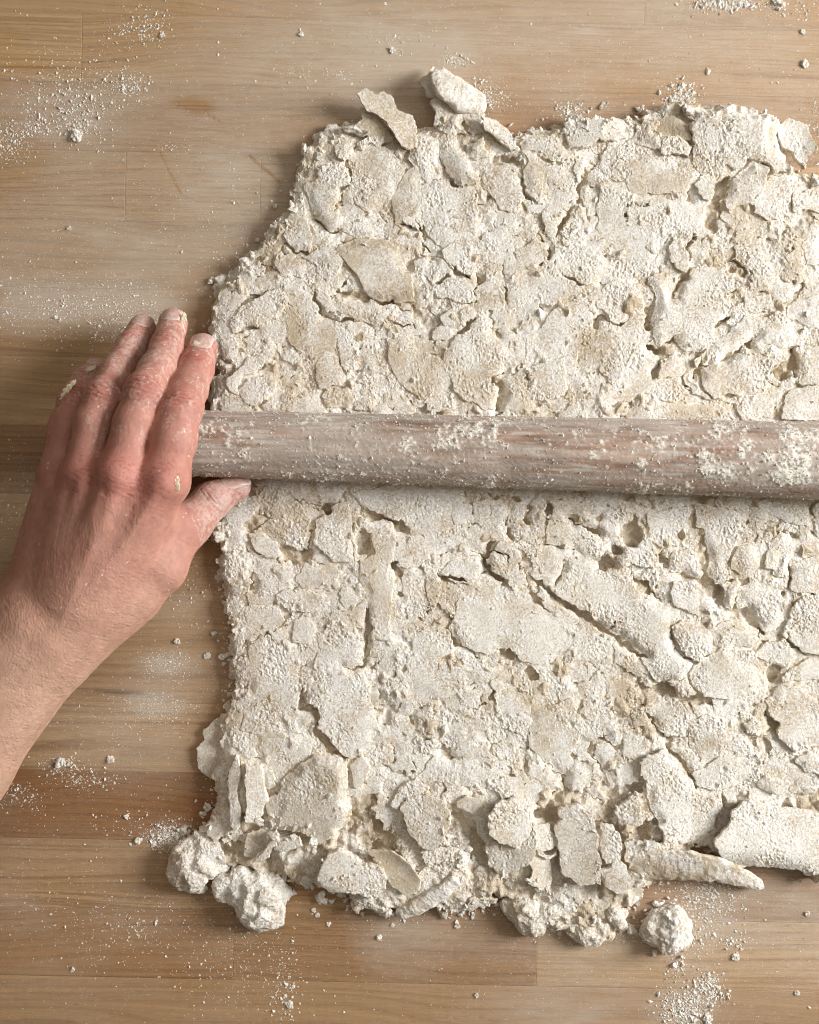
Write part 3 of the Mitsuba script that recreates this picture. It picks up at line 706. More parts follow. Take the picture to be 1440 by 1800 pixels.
for i, g in enumerate(cells):
    rp = ragged(g, 1.5, 500 + i)
    rp = biggest(rp.difference(crk))
    if rp.is_empty or rp.area < 10 or rd.uniform() < (0.5 if 900 - rp.centroid.y / MMPX > 1390 else 0.04):
        continue
    o = dict(l=float(rd.normal() * 0.35 - 0.45), x=rd.normal() * .03, y=rd.normal() * .03, t=2.6)
    v, f, uv, top = slab(rp, surface(rp, o), 2.6, 1.25, float(np.clip(0.20 + rd.normal() * 0.16, 0, .75)), 500 + i, step=0.7)
    press(top)
    if nfill < room:
        put('dough_sheet__flake', v, f, 'dough', uv=uv)
    else:
        many.append((v, f, uv))
    nfill += 1

used = []
for i, (tl, s, o) in enumerate(FLAKES):
    ox, oy, k = TILE[tl]
    poly = Polygon(PP([(ox + a / k, oy + b / k) for a, b in pts(s)], 11.5)).buffer(0)
    if poly.geom_type != 'Polygon':
        poly = max(poly.geoms, key=lambda g: g.area)
    rp = biggest(ragged(poly.buffer(0.15), 0.22 + 0.42 * min(1.0, o.get('r', 1.0)), i).difference(crk))
    z = surface(rp, o)
    v, f, uv, top = slab(rp, z, o.get('t', 3.0), o.get('r', 1.0), o.get('o', float(np.clip(0.06 + abs(rd.normal()) * 0.17, 0, .55))), i, closed=bool(o.get('loose')), flush=0.0 if o.get('loose') or 900 - rp.centroid.y / MMPX > 1400 else 0.55)
    put('dough_sheet__flake', v, f, 'dough', uv=uv)
    press(top, o.get('r', 1.0))
    used.append(poly)


def join(parts):
    o, vs, fs, us = 0, [], [], []
    for v, f, u in parts:
        vs.append(v)
        fs.append(np.asarray(f) + o)
        us.append(u)
        o += len(v)
    return np.vstack(vs), np.vstack(fs), np.vstack(us)


if many:
    v, f, u = join(many)
    put('dough_sheet__small_flake', v, f, 'dough', uv=u, kind='stuff')
tag('dough_sheet', 'shaggy floury dough sheet of pale overlapping flakes rolled out on the board', 'dough')

ICO = None


def ico():
    global ICO
    if ICO is None:
        import trimesh
        m = trimesh.creation.icosphere(0)
        ICO = (np.array(m.vertices), np.array(m.faces))
    return ICO


OCT = (np.array([[1, 0, 0], [-1, 0, 0], [0, 1, 0], [0, -1, 0], [0, 0, 1], [0, 0, -1.0]]), np.array([[0, 2, 4], [2, 1, 4], [1, 3, 4], [3, 0, 4], [2, 0, 5], [1, 2, 5], [3, 1, 5], [0, 3, 5]]))


def grains(xyz, size, rng, flat=0.75, shape=None):
    """irregular little crumbs, 20 triangles each, as one mesh"""
    v, f = shape or ico()
    n = len(xyz)
    vs = v[None] * (1 + 0.35 * rng.normal(size=(n, len(v), 1))).clip(0.45, 1.7)
    st = rng.uniform(0.65, 1.4, (n, 1, 3))
    st[..., 2] *= flat
    a = rng.uniform(0, 6.28, n)
    ca, sa = np.cos(a), np.sin(a)
    vs = vs * st * (size[:, None, None] * 0.5)
    vs = np.stack([vs[..., 0] * ca[:, None] - vs[..., 1] * sa[:, None], vs[..., 0] * sa[:, None] + vs[..., 1] * ca[:, None], vs[..., 2]], -1)
    vs = vs + xyz[:, None]
    fs = (f[None] + (np.arange(n) * len(v))[:, None, None]).reshape(-1, 3)
    return vs.reshape(-1, 3), fs


# crumbs strewn over the dough, thicker in the hollows and along the lower edge
Hm = maximum_filter(H, 3)
N = 26000
x, y = rd.uniform(bx0, P(1500, 0)[0], N), rd.uniform(by0, by1, N)
dens = 0.04 + 0.36 * nz(x, y, 16, 41) + 0.35 * (900 - y / MMPX > 1380) + 0.3 * ((720 + x / MMPX > 1250) & (900 - y / MMPX < 620))
keep = (grid_at(inside.astype(float), x, y) > 0.6) & (rd.uniform(size=N) < dens * np.clip(grid_at(SM, x, y) * 2 - 0.8, 0.05, 1))
x, y = x[keep], y[keep]
size = np.clip(rd.lognormal(-0.42, 0.42, len(x)), 0.3, 2.4)
z = grid_at(H, x, y) - 0.05 + 0.15 * size
v, f = grains(np.column_stack([x, y, z]), size, rd)
put('dough_sheet__crumb', v, f, 'dough', uv=np.repeat(np.stack([np.clip(0.15 + 0.2 * rd.normal(size=len(x)), 0, .7), np.zeros(len(x))], 1), 12, 0), kind='stuff')
# flour grit on the flakes
N = 110000
x, y = rd.uniform(bx0, P(1500, 0)[0], N), rd.uniform(by0, by1, N)
dens = 0.02 + 0.28 * nz(x, y, 9, 43) + 0.12 * nz(x, y, 4, 44)
keep = (grid_at(inside.astype(float), x, y) > 0.7) & (rd.uniform(size=N) < dens * np.clip(grid_at(SM, x, y) * 1.5 - 0.5, 0, 1))
x, y = x[keep], y[keep]
size = np.clip(rd.lognormal(-0.95, 0.32, len(x)), 0.25, 0.9)
v, f = grains(np.column_stack([x, y, grid_at(H, x, y) + 0.02]), size, rd, shape=OCT)
put('dough_sheet__flour_grit', v, f, 'grain', kind='stuff')


def surface_nets(F, org, h):
    """vertices, quads->triangles of the zero level of F on a grid"""
    s_ = F < 0
    nx, ny, nz_ = F.shape
    c = [s_[i:nx - 1 + i, j:ny - 1 + j, k:nz_ - 1 + k] for i in (0, 1) for j in (0, 1) for k in (0, 1)]
    cnt = sum(x.astype(np.int8) for x in c)
    act = (cnt > 0) & (cnt < 8)
    ci = np.argwhere(act)
    num = -np.ones(act.shape, np.int64)
    num[act] = np.arange(len(ci))
    acc, wt = np.zeros((len(ci), 3)), np.zeros(len(ci))
    corners = np.array([[i, j, k] for i in (0, 1) for j in (0, 1) for k in (0, 1)])
    val = [F[ci[:, 0] + a, ci[:, 1] + b, ci[:, 2] + d] for a, b, d in corners]
    for p in range(8):
        for q_ in range(p + 1, 8):
            if np.abs(corners[p] - corners[q_]).sum() != 1:
                continue
            cr = (val[p] < 0) != (val[q_] < 0)
            t = val[p] / (val[p] - val[q_] + 1e-12)
            pos = corners[p] + t[:, None] * (corners[q_] - corners[p])
            acc[cr] += pos[cr]
            wt[cr] += 1
    v = org + (ci + acc / wt[:, None]) * h
    faces = []
    for axis in range(3):
        a, b = [(1, 2), (2, 0), (0, 1)][axis]
        sl0, sl1 = [slice(1, -1)] * 3, [slice(1, -1)] * 3
        sl0[axis], sl1[axis] = slice(0, -1), slice(1, None)
        x0_, x1_ = s_[tuple(sl0)], s_[tuple(sl1)]
        e_ = np.argwhere(x0_ != x1_)
        fl_ = x0_[x0_ != x1_]
        off = np.ones(3, int)
        off[axis] = 0
        e_ = e_ + off
        da, db = np.eye(3, dtype=int)[a], np.eye(3, dtype=int)[b]
        q_ = np.stack([num[tuple((e_ - da - db).T)], num[tuple((e_ - db).T)], num[tuple(e_.T)], num[tuple((e_ - da).T)]], 1)
        q_[~fl_] = q_[~fl_][:, ::-1]
        faces.append(q_)
    q_ = np.vstack(faces)
    q_ = q_[(q_ >= 0).all(1)]
    return v, np.vstack([q_[:, [0, 1, 2]], q_[:, [0, 2, 3]]])


def smin(a, b, k):
    h = np.clip(0.5 + 0.5 * (b - a) / k, 0, 1)
    return b + (a - b) * h - k * h * (1 - h)


def normals_of(v, f):
    n_ = np.zeros_like(v)
    fn_ = np.cross(v[f[:, 1]] - v[f[:, 0]], v[f[:, 2]] - v[f[:, 0]])
    for k in range(3):
        np.add.at(n_, f[:, k], fn_)
    return n_ / (np.linalg.norm(n_, axis=1, keepdims=True) + 1e-12)


def subdivide(v, f):
    e_ = np.sort(np.vstack([f[:, [0, 1]], f[:, [1, 2]], f[:, [2, 0]]]), 1)
    u, inv_ = np.unique(e_, axis=0, return_inverse=True)
    inv_ = inv_.ravel()
    m_ = len(f)
    a, b, c = inv_[:m_] + len(v), inv_[m_:2 * m_] + len(v), inv_[2 * m_:] + len(v)
    v2 = np.vstack([v, v[u].mean(1)])
    return v2, np.vstack([np.stack([f[:, 0], a, c], 1), np.stack([a, f[:, 1], b], 1), np.stack([c, b, f[:, 2]], 1), np.stack([a, b, c], 1)])


# ------------------------------------------------------------------ loose lumps of dough along the edges
def lump(poly, height, seed, tone=0.12, peaks=(), h=0.85):
    """a craggy solid lump on the board: fused knobs, chipped flat here and there, rough all over"""
    rg = np.random.default_rng(900 + seed)
    x0, y0, x1, y1 = poly.bounds
    size = min(x1 - x0, y1 - y0)
    balls = []
    core = 0
    for _ in range(4000):
        r = min(0.27 * size, height * 0.5)
        p = (rg.uniform(x0, x1), rg.uniform(y0, y1))
        if core < 12 and poly.buffer(-r * 0.85).contains(Point(p)):
            balls.append((*p, r * rg.uniform(.55, 1.0), r))
            core += 1
    while len(balls) < 52:
        r = rg.uniform(0.07, 0.26) * size
        r = min(r, height * 0.55)
        p = (rg.uniform(x0, x1), rg.uniform(y0, y1))
        if poly.buffer(-r * 0.62).contains(Point(p)):
            dd = poly.exterior.distance(Point(p))
            zc = rg.uniform(r * 0.6, max(r * 0.7, height * min(1, 0.45 + 1.1 * dd / size) - r))
            balls.append((*p, zc, r))
        elif rg.uniform() < 0.02:
            size *= 0.97
    ax3 = [np.arange(x0 - 7, x1 + 7, h), np.arange(y0 - 7, y1 + 7, h), np.arange(-1.5, height + 11, h)]
    G = np.stack(np.meshgrid(*ax3, indexing='ij'), -1).astype(np.float32)
    d = None
    for bx, by, bz, r in balls:
        U = G - np.array([bx, by, bz], np.float32)
        n_ = rg.normal(size=3) * [1, 1, 1.3]
        n_ /= np.linalg.norm(n_)
        c = np.maximum(np.abs(U @ n_.astype(np.float32)) - r * rg.uniform(.42, .8), np.sqrt((U * U).sum(-1)) - r * 1.12)          # a torn plate: two faces, ragged sides
        for _ in range(8):
            m_ = rg.normal(size=3)
            m_ -= n_ * (m_ @ n_) * rg.uniform(.6, 1)
            m_ /= np.linalg.norm(m_)
            c = np.maximum(c, U @ m_.astype(np.float32) - r * rg.uniform(.75, 1.1))
        d = c if d is None else smin(d, c, 1.6)
    d = np.maximum(d, -G[..., 2] - 0.3)
    v, f = surface_nets(d, np.array([a_[0] for a_ in ax3]), h)
    if (np.cross(v[f[:, 1]] - v[f[:, 0]], v[f[:, 2]] - v[f[:, 0]]) * (v[f].mean(1) - v.mean(0))).sum() < 0:
        f = f[:, ::-1]
    n_ = normals_of(v, f)
    q_ = v + seed * 13.0
    v = v + n_ * (1.5 * (meshkit.noise(q_ / 4.5, 1) - .5) + 1.1 * (meshkit.noise(q_ / 1.8, 2) - .5) + 0.9 * (meshkit.noise(q_ / 1.0, 3) - .5))[:, None]
    v[:, 2] = np.maximum(v[:, 2], 0.02)
    bare = np.clip(tone + 0.7 * (meshkit.noise(q_ / 7, 4) - .5), 0, 0.9)
    return v, f, np.stack([bare, np.zeros(len(v))], 1), v


LUMPS = [
 ('N', '80,290 120,180 200,140 300,190 330,230 290,300 220,310 230,370 110,350', 15, .12, [(345, 1505, 8, 4), (385, 1520, 7, 3)], 'craggy floury dough lump at the lower left corner of the sheet, left of its neighbour'),
 ('N', '280,390 290,330 330,310 370,260 480,270 560,310 590,350 560,450 560,510 480,520 400,510 360,430', 17, .10, [(440, 1560, 9, 4), (480, 1580, 6, 3)], 'largest craggy dough lump below the sheet at lower left, with a ragged crumbly foot'),
 ('M', '230,600 300,560 450,570 540,600 560,680 520,730 420,810 350,810 270,730 220,670', 13, .10, [], 'blunt triangular dough piece lying on the board below the middle of the sheet'),
 ('M', '1040,750 1090,680 1190,660 1280,680 1295,830 1250,900 1170,920 1100,860 1030,850', 13, .2, [(1170, 1625, 8, 3)], 'rounded layered dough lump at lower right beside scattered flour crumbs'),
 ('M', '560,720 640,680 760,700 850,770 860,820 700,860 600,830', 8, .25, [], 'low crumbly dough heap between the triangular piece and the upright chunk'),
 ('M', '800,640 840,560 880,550 880,640 920,750 880,780 830,720', 13, .1, [], 'narrow upright dough chunk with a wavy edge above the low crumbly heap'),
 ('K', '500,1330 520,1270 580,1240 650,1310 660,1380 600,1430 530,1430', 13, .12, [], 'small knobbly dough nub just left of the triangular piece'),
]
for i, (tl, s, h, tone, pk, lab) in enumerate(LUMPS):
    ox, oy, k = TILE[tl]
    poly = Polygon(PP([(ox + a / k, oy + b / k) for a, b in pts(s)], h * 0.7)).buffer(0)
    v, f, uv, top = lump(poly.buffer(0.6), h + 2.5, i + 1, tone)
    put('dough_lump', v, f, 'dough', uv=uv, label=lab, category='dough')


def strip(path, width, thick, rise, seed, tone=.2, twist=None):
    """a folded strip of dough along a path of (px, py, z): a ragged bent slab, closed"""
    pth = np.array([P(*q) for q in path])
    t = np.linspace(0, 1, len(pth))
    n = 120
    u = np.linspace(0, 1, n)
    c = np.stack([np.interp(u, t, pth[:, k]) for k in range(3)], 1)
    c = np.stack([gaussian_filter(c[:, k], 4, mode='nearest') for k in range(3)], 1)
    w = np.interp(u, np.linspace(0, 1, len(width)), width)
    tg = np.gradient(c, axis=0)
    nr = np.stack([-tg[:, 1], tg[:, 0], 0 * tg[:, 0]], 1)
    nr /= np.linalg.norm(nr, axis=1, keepdims=True)
    m = 40
    a = np.linspace(0, 2 * np.pi, m, endpoint=False)
    ca, sa = np.sign(np.cos(a)) * np.abs(np.cos(a)) ** 0.6, np.sign(np.sin(a)) * np.abs(np.sin(a)) ** 0.8
    tilt = np.interp(u, np.linspace(0, 1, len(rise)), rise)
    end = np.clip(np.minimum(u, 1 - u) * 14, 0.12, 1) ** 0.6
    V = c[:, None] + (nr * (w * end)[:, None])[:, None] * ca[None, :, None]
    V[..., 2] += ca[None] * (w * tilt)[:, None] + sa[None] * thick * end[:, None]
    x, y = V[..., 0] + seed * 9, V[..., 1]
    nn = 0.5 * meshkit.noise(V / 2.2, seed) + 0.35 * meshkit.noise(V / 1.1, seed + 5) + 0.7 * meshkit.noise(V / 6, seed + 9)
    V[..., 2] += (nn - 0.75) * 1.3
    V += nr[:, None] * ((meshkit.noise(V / 3, seed + 3) - .5) * 1.6)[..., None] * ca[None, :, None]
    i, j = np.meshgrid(np.arange(n - 1), np.arange(m), indexing='ij')
    q = np.stack([i * m + j, (i + 1) * m + j, (i + 1) * m + (j + 1) % m, i * m + (j + 1) % m], -1).reshape(-1, 4)
    f = np.vstack([q[:, [0, 1, 2]], q[:, [0, 2, 3]]])
    caps = [[0, k, k + 1] for k in range(1, m - 1)] + [[(n - 1) * m, (n - 1) * m + k + 1, (n - 1) * m + k] for k in range(1, m - 1)]
    f = np.vstack([f, caps])[:, ::-1]
    v = V.reshape(-1, 3)
    v[:, 2] = np.maximum(v[:, 2], 0.02)
    uv = np.stack([np.clip(tone + .25 * nz(v[:, 0], v[:, 1], 7, 61), 0, 1), np.zeros(len(v))], 1)
    return v, f, uv


for path, w, th, rise, lab, tone in [
    ([(1100, 1528, 10), (1150, 1520, 12), (1210, 1522, 12), (1260, 1528, 11), (1310, 1545, 8), (1346, 1561, 5)], [8, 9, 9, 7, 4.5, 2.5], 2.6, [.5, .5, .5, .4, .1, 0], 'long curled buttery dough strip tapering to a point at the sheet\'s lower right edge', .5),
    ([(695, 1608, 6), (740, 1590, 9), (780, 1565, 11), (808, 1542, 12)], [3.2, 5, 4.5, 3], 3.0, [.2, .3, .3, .2], 'slim floury dough strip slanting along the lower edge beside the oval shell', .1),
    ([(768, 122, 10), (785, 150, 13), (815, 172, 11), (856, 192, 7)], [3.5, 8, 8, 5], 3.4, [-.5, -.3, -.2, 0], 'thick white dough scrap standing above the top edge of the sheet, topmost of all', .03),
]:
    v, f, uv = strip(path, w, th, rise, len(path) * 3 + int(w[0]), tone)
    put('dough_strip', v, f, 'dough', uv=uv, label=lab, category='dough')
fl = Polygon(PP([(735, 138), (752, 128), (762, 112), (768, 142), (763, 162), (772, 170), (752, 162), (740, 148)], 10)).buffer(0)
v, f, uv, top = slab(ragged(fl, .4, 900), lambda x, y: 9.0 + 0.12 * (x - fl.centroid.x), 2.2, .4, .5, 900, closed=True)
put('dough_strip_002__flap', v, f, 'dough', uv=uv)
b3 = Polygon(PP([(760, 178), (775, 169), (793, 173), (820, 180), (848, 195), (852, 200), (840, 220), (805, 205), (782, 220), (762, 220), (767, 200)], 10)).buffer(0)
v, f, uv, top = slab(ragged(b3, .5, 901), lambda x, y: 10.5 + 0.05 * (y - b3.centroid.y), 4, .9, .06, 901, closed=True)
put('dough_sheet__flake', v, f, 'dough', uv=uv)

def chunk(c, size, rg):
    """a torn angular bit of dough: a rough hull"""
    import trimesh
    p = rg.normal(size=(13, 3))
    p /= np.linalg.norm(p, axis=1, keepdims=True)
    p *= rg.uniform(.6, 1.05, (13, 1)) * np.array([rg.uniform(.8, 1.4), rg.uniform(.6, 1), rg.uniform(.35, .75)]) * size * .5
    a = rg.uniform(0, 6.28)
    p[:, :2] = p[:, :2] @ np.array([[math.cos(a), math.sin(a)], [-math.sin(a), math.cos(a)]])
    p[:, 2] += rg.normal() * .25 * p[:, 0] + rg.normal() * .25 * p[:, 1]
    h = trimesh.convex.convex_hull(p)
    v, f = np.array(h.vertices), np.array(h.faces)
    for _ in range(2 if size < 5 else 3):
        v, f = subdivide(v, f)
    n_ = normals_of(v, f)
    q_ = v + rg.uniform(0, 90, 3)
    v = v + n_ * (size * .16 * (meshkit.noise(q_ / (size * .33), 1) - .5) + .7 * (meshkit.noise(q_ / 1.3, 2) - .5))[:, None]
    return v + c, f


rr_ = np.random.default_rng(41)
EDGE = [((300, 1490), (420, 1540), 14, 1), ((420, 1540), (520, 1555), 14, 1), ((520, 1550), (640, 1600), 14, 1), ((640, 1600), (830, 1605), 18, 1), ((830, 1590), (930, 1600), 8, 1), ((940, 1600), (1100, 1640), 26, 1.1),
        ((1090, 1590), (1200, 1610), 16, 1.1), ((1100, 1640), (1210, 1680), 14, .8), ((420, 1440), (660, 1500), 18, .9), ((780, 1440), (840, 1540), 12, 1), ((840, 1520), (1000, 1570), 12, .9), ((1060, 1420), (1150, 1500), 10, .8),
        ((385, 500), (470, 460), 18, .9), ((470, 440), (520, 330), 12, .8), ((530, 290), (620, 225), 10, .8), ((900, 235), (1140, 210), 22, .9), ((1140, 200), (1230, 190), 10, .9), ((1370, 240), (1440, 320), 8, .9), ((370, 640), (380, 560), 5, .7),
        ((390, 900), (400, 1250), 26, .75), ((360, 1420), (400, 1480), 9, .9), ((290, 1465), (360, 1475), 8, .8)]
bits = []
for A, B, n_, k_ in EDGE:
    for _ in range(int(n_ * 1.6)):
        t_ = rr_.uniform()
        px, py = A[0] + (B[0] - A[0]) * t_ + rr_.normal() * 13, A[1] + (B[1] - A[1]) * t_ + rr_.normal() * 13
        size = float(np.clip(rr_.lognormal(1.35, .45) * k_, 1.6, 9))
        q_ = P(px, py, 6)
        z = float(grid_at(Hm * (inside > 0), [q_[0]], [q_[1]])[0])
        z = max(z - size * .05, size * .22) if z > 2 else size * .22
        bits.append((size, *chunk(np.array([q_[0], q_[1], z]), size, rr_)))
bits.sort(key=lambda b_: -b_[0])
for size, v, f in bits[:240]:
    put('dough_sheet__chunk', v, f, 'dough', uv=np.tile([float(np.clip(.1 + rr_.normal() * .15, 0, .6)), 0.], (len(v), 1)))
v, f, u = join([(v, f, np.tile([.15, 0.], (len(v), 1))) for size, v, f in bits[240:]])
put('dough_sheet__small_chunk', v, f, 'dough', uv=u, kind='stuff')

# ------------------------------------------------------------------ rolling pin
PZ = 30.0
pa, pb = P(268, 777, PZ), P(1860, 822, PZ)
ax = (pb - pa) / np.linalg.norm(pb - pa)
PL = float(np.linalg.norm(pb - pa))
side = np.array([-ax[1], ax[0], 0])


def pin_radius(s):
    px = s / PL
    r = 16.2 + 3.0 * np.clip(s / 330, 0, 1.15)
    r = np.where(s > 380, r - 2.4 * np.clip((s - 380) / 100, 0, 1) ** 1.5, r)
    e_ = np.minimum(s, PL - s)
    return r * np.sqrt(np.clip(1 - np.clip(1 - e_ / 6.0, 0, 1) ** 2, 0.02, 1))


s = np.concatenate([np.linspace(0, 6, 16)[:-1], np.arange(6, PL - 6, 0.62), np.linspace(PL - 6, PL, 14)])
m = 210
th = np.linspace(0, 2 * np.pi, m, endpoint=False)
S, TH = np.meshgrid(s, th, indexing='ij')
R = pin_radius(S)
arc = TH * 18
clump = nz(S, arc, 14, 71) + 0.9 * nz(S, arc, 5, 72) + 0.5 * nz(S, arc, 2.2, 73)
pxs = 268 + S / PL * 1592


def blob(px, ang, sx, sa, a):
    return a * np.exp(-((pxs - px) / sx) ** 2 - ((np.degrees(TH) - ang) / sa) ** 2)


# angle 90 = top of the pin, 0/180 = the two flanks (0 towards the far side)
heavy = blob(1395, 55, 30, 22, 2.6) + blob(1400, 100, 40, 16, 2.0) + blob(1375, 118, 30, 12, 2.2) + blob(1285, 70, 22, 12, 1.9) + blob(1150, 75, 45, 12, 1.3) + blob(960, 80, 60, 12, 1.2) + blob(560, 45, 45, 20, 1.6) + blob(800, 60, 40, 14, 1.2) \
    + blob(830, 40, 50, 14, 1.2) + blob(400, 60, 60, 25, 0.9) + blob(710, 75, 16, 20, 1.2) + blob(1290, 118, 30, 10, 1.4) + blob(520, 105, 14, 10, 1.3) + blob(1230, 110, 18, 8, 1.5) + blob(430, 105, 30, 14, .8) + blob(1000, 40, 500, 22, .55)
film = np.clip(0.72 + 0.30 * nz(S * 0.12, arc, 3.2, 74) + 0.22 * nz(S, arc, 30, 75) + 0.35 * (np.abs(np.sin(TH - np.pi / 2))) ** 2 + 0.15 * nz(S * .2, arc, 1.6, 76), 0, 1)
cm = 1 / (1 + np.exp(-(0.85 * clump + 1.0 * nz(S, arc, 1.1, 86) + 0.5 * nz(S, arc, .7, 87) + heavy * 1.1 - 2.55) * 2.6))
R = R + 0.05 * nz(S, arc, 1.0, 82) + 0.38 * cm * (0.35 + 0.45 * np.maximum(clump, 0) * 0.5 + 0.25 * heavy * (0.4 + 0.3 * nz(S, arc, 2.2, 77)))
V = pa + S[..., None] * ax + R[..., None] * (np.cos(TH)[..., None] * side + np.sin(TH)[..., None] * np.array([0, 0, 1.0]))
n = len(s)
i, j = np.meshgrid(np.arange(n - 1), np.arange(m), indexing='ij')
q = np.stack([i * m + j, (i + 1) * m + j, (i + 1) * m + (j + 1) % m, i * m + (j + 1) % m], -1).reshape(-1, 4)
f = np.vstack([q[:, [0, 1, 2]], q[:, [0, 2, 3]], [[0, k, k + 1] for k in range(1, m - 1)], [[(n - 1) * m, (n - 1) * m + k + 1, (n - 1) * m + k] for k in range(1, m - 1)]])
fine_line = np.clip(nz(S * 0.06, arc, 0.7, 85), -1.5, 1.5)
grainw = 0.92 + 0.10 * fine_line + 0.12 * nz(S * 0.07, arc, 2.6, 78) + 0.10 * nz(S * 0.1, arc, 1.3, 79)
wood = np.array([0.335, 0.213, 0.150]) * grainw[..., None]
wood = wood * np.where((nz(S * .05, arc, 6, 80) > 1.0)[..., None], [0.82, .76, .7], 1.0)
col = wood * (1 - 0.52 * film[..., None]) + np.array([0.49, 0.45, 0.395]) * 0.52 * film[..., None]
stk = np.clip(nz(S * 0.10, arc, 0.9, 83) * 0.8 + 0.5 * nz(S, arc, 12, 84) - 0.45, 0, 1)[..., None] * 0.45
col = col * (1 - stk) + np.array([0.62, 0.58, 0.52]) * stk
col = col * (1 - cm[..., None]) + np.array([0.74, 0.69, 0.60]) * cm[..., None]
pv = V.reshape(-1, 3)
fn = np.cross(pv[f[:, 1]] - pv[f[:, 0]], pv[f[:, 2]] - pv[f[:, 0]])
if (fn * (pv[f].mean(1) - (pa + pb) / 2 - ((pv[f].mean(1) - (pa + pb) / 2) @ ax)[:, None] * ax)).sum() < 0:
    f = f[:, ::-1]
put('rolling_pin', pv, f, 'pin_wood', color=col.reshape(-1, 3).clip(0, 1), smooth=True,
    label='worn brown wooden rolling pin caked with flour, lying across the dough', category='rolling pin')
# loose crumbs of flour stuck to it
rp_ = np.random.default_rng(77)
wgt = (cm ** 1.5 * 1.0 + 0.10) * (np.sin(TH) > -0.35) * (S < 1200 * MMPX)
flat = rp_.choice(wgt.size, 11000, p=(wgt / wgt.sum()).ravel())
si = np.clip(rp_.lognormal(-0.95, 0.42, len(flat)), 0.22, 1.4)
g = pv[flat] + rp_.normal(size=(len(flat), 3)) * 0.25
nrm = (np.cos(TH)[..., None] * side + np.sin(TH)[..., None] * np.array([0, 0, 1.0])).reshape(-1, 3)[flat]
v, f = grains(g + nrm * (si * 0.12)[:, None], si * 1.1, rp_, 1.0, shape=OCT)
put('rolling_pin__flour_crumb', v, f, 'grain', kind='stuff')

# ------------------------------------------------------------------ the hand
def cone(p, a, b, ra, rb):
    ba = (b - a).astype(np.float32)
    pa_ = p - a.astype(np.float32)
    h = np.clip((pa_ @ ba) / float(ba @ ba), 0, 1)
    d = pa_ - h[..., None] * ba
    return np.sqrt((d * d).sum(-1)) - (ra + (rb - ra) * h)


# joints: photo px, px, height mm, radius mm
FING = {
 'index': [(291, 842, 60, 10.8), (306, 768, 59, 10.3), (318, 716, 55, 9.5), (331, 684, 47, 8.9), (344, 650, 36, 8.3), (356, 614, 28, 7.6)],
 'middle': [(211, 833, 62, 10.2), (235, 745, 61, 9.0), (255, 690, 57, 9.0), (276, 650, 47, 8.2), (293, 612, 34, 7.6), (304, 569, 24, 7.4)],
 'ring': [(148, 830, 55, 9.6), (165, 745, 55, 8.6), (183, 700, 52, 8.6), (206, 655, 43, 7.8), (230, 612, 30, 7.3), (250, 578, 21, 7.0)],
 'little': [(100, 832, 44, 8.4), (115, 748, 43, 7.2), (132, 702, 40, 7.2), (150, 672, 33, 6.5), (166, 652, 24, 6.0)],
}
THUMB = [(196, 1050, 40, 16), (270, 992, 37, 13), (334, 920, 30, 10.5), (372, 880, 25, 8.7), (418, 855, 23, 6.6)]
META = [((284, 850, 59, 12.0), (165, 1050, 51, 15)), ((211, 843, 61, 12.0), (128, 1060, 53, 15)), ((148, 842, 54, 11.5), (92, 1070, 48, 15)), ((102, 848, 43, 9.5), (58, 1080, 40, 14.5))]
J3 = lambda q: P(q[0], q[1], q[2] + 2.5 * min(1, max(0, (q[2] - 15) / 30)))


def chain(p, L, k):
    d = None
    for a, b in zip(L[:-1], L[1:]):
        c = cone(p, J3(a), J3(b), a[3], b[3])
        d = c if d is None else smin(d, c, k)
    return d


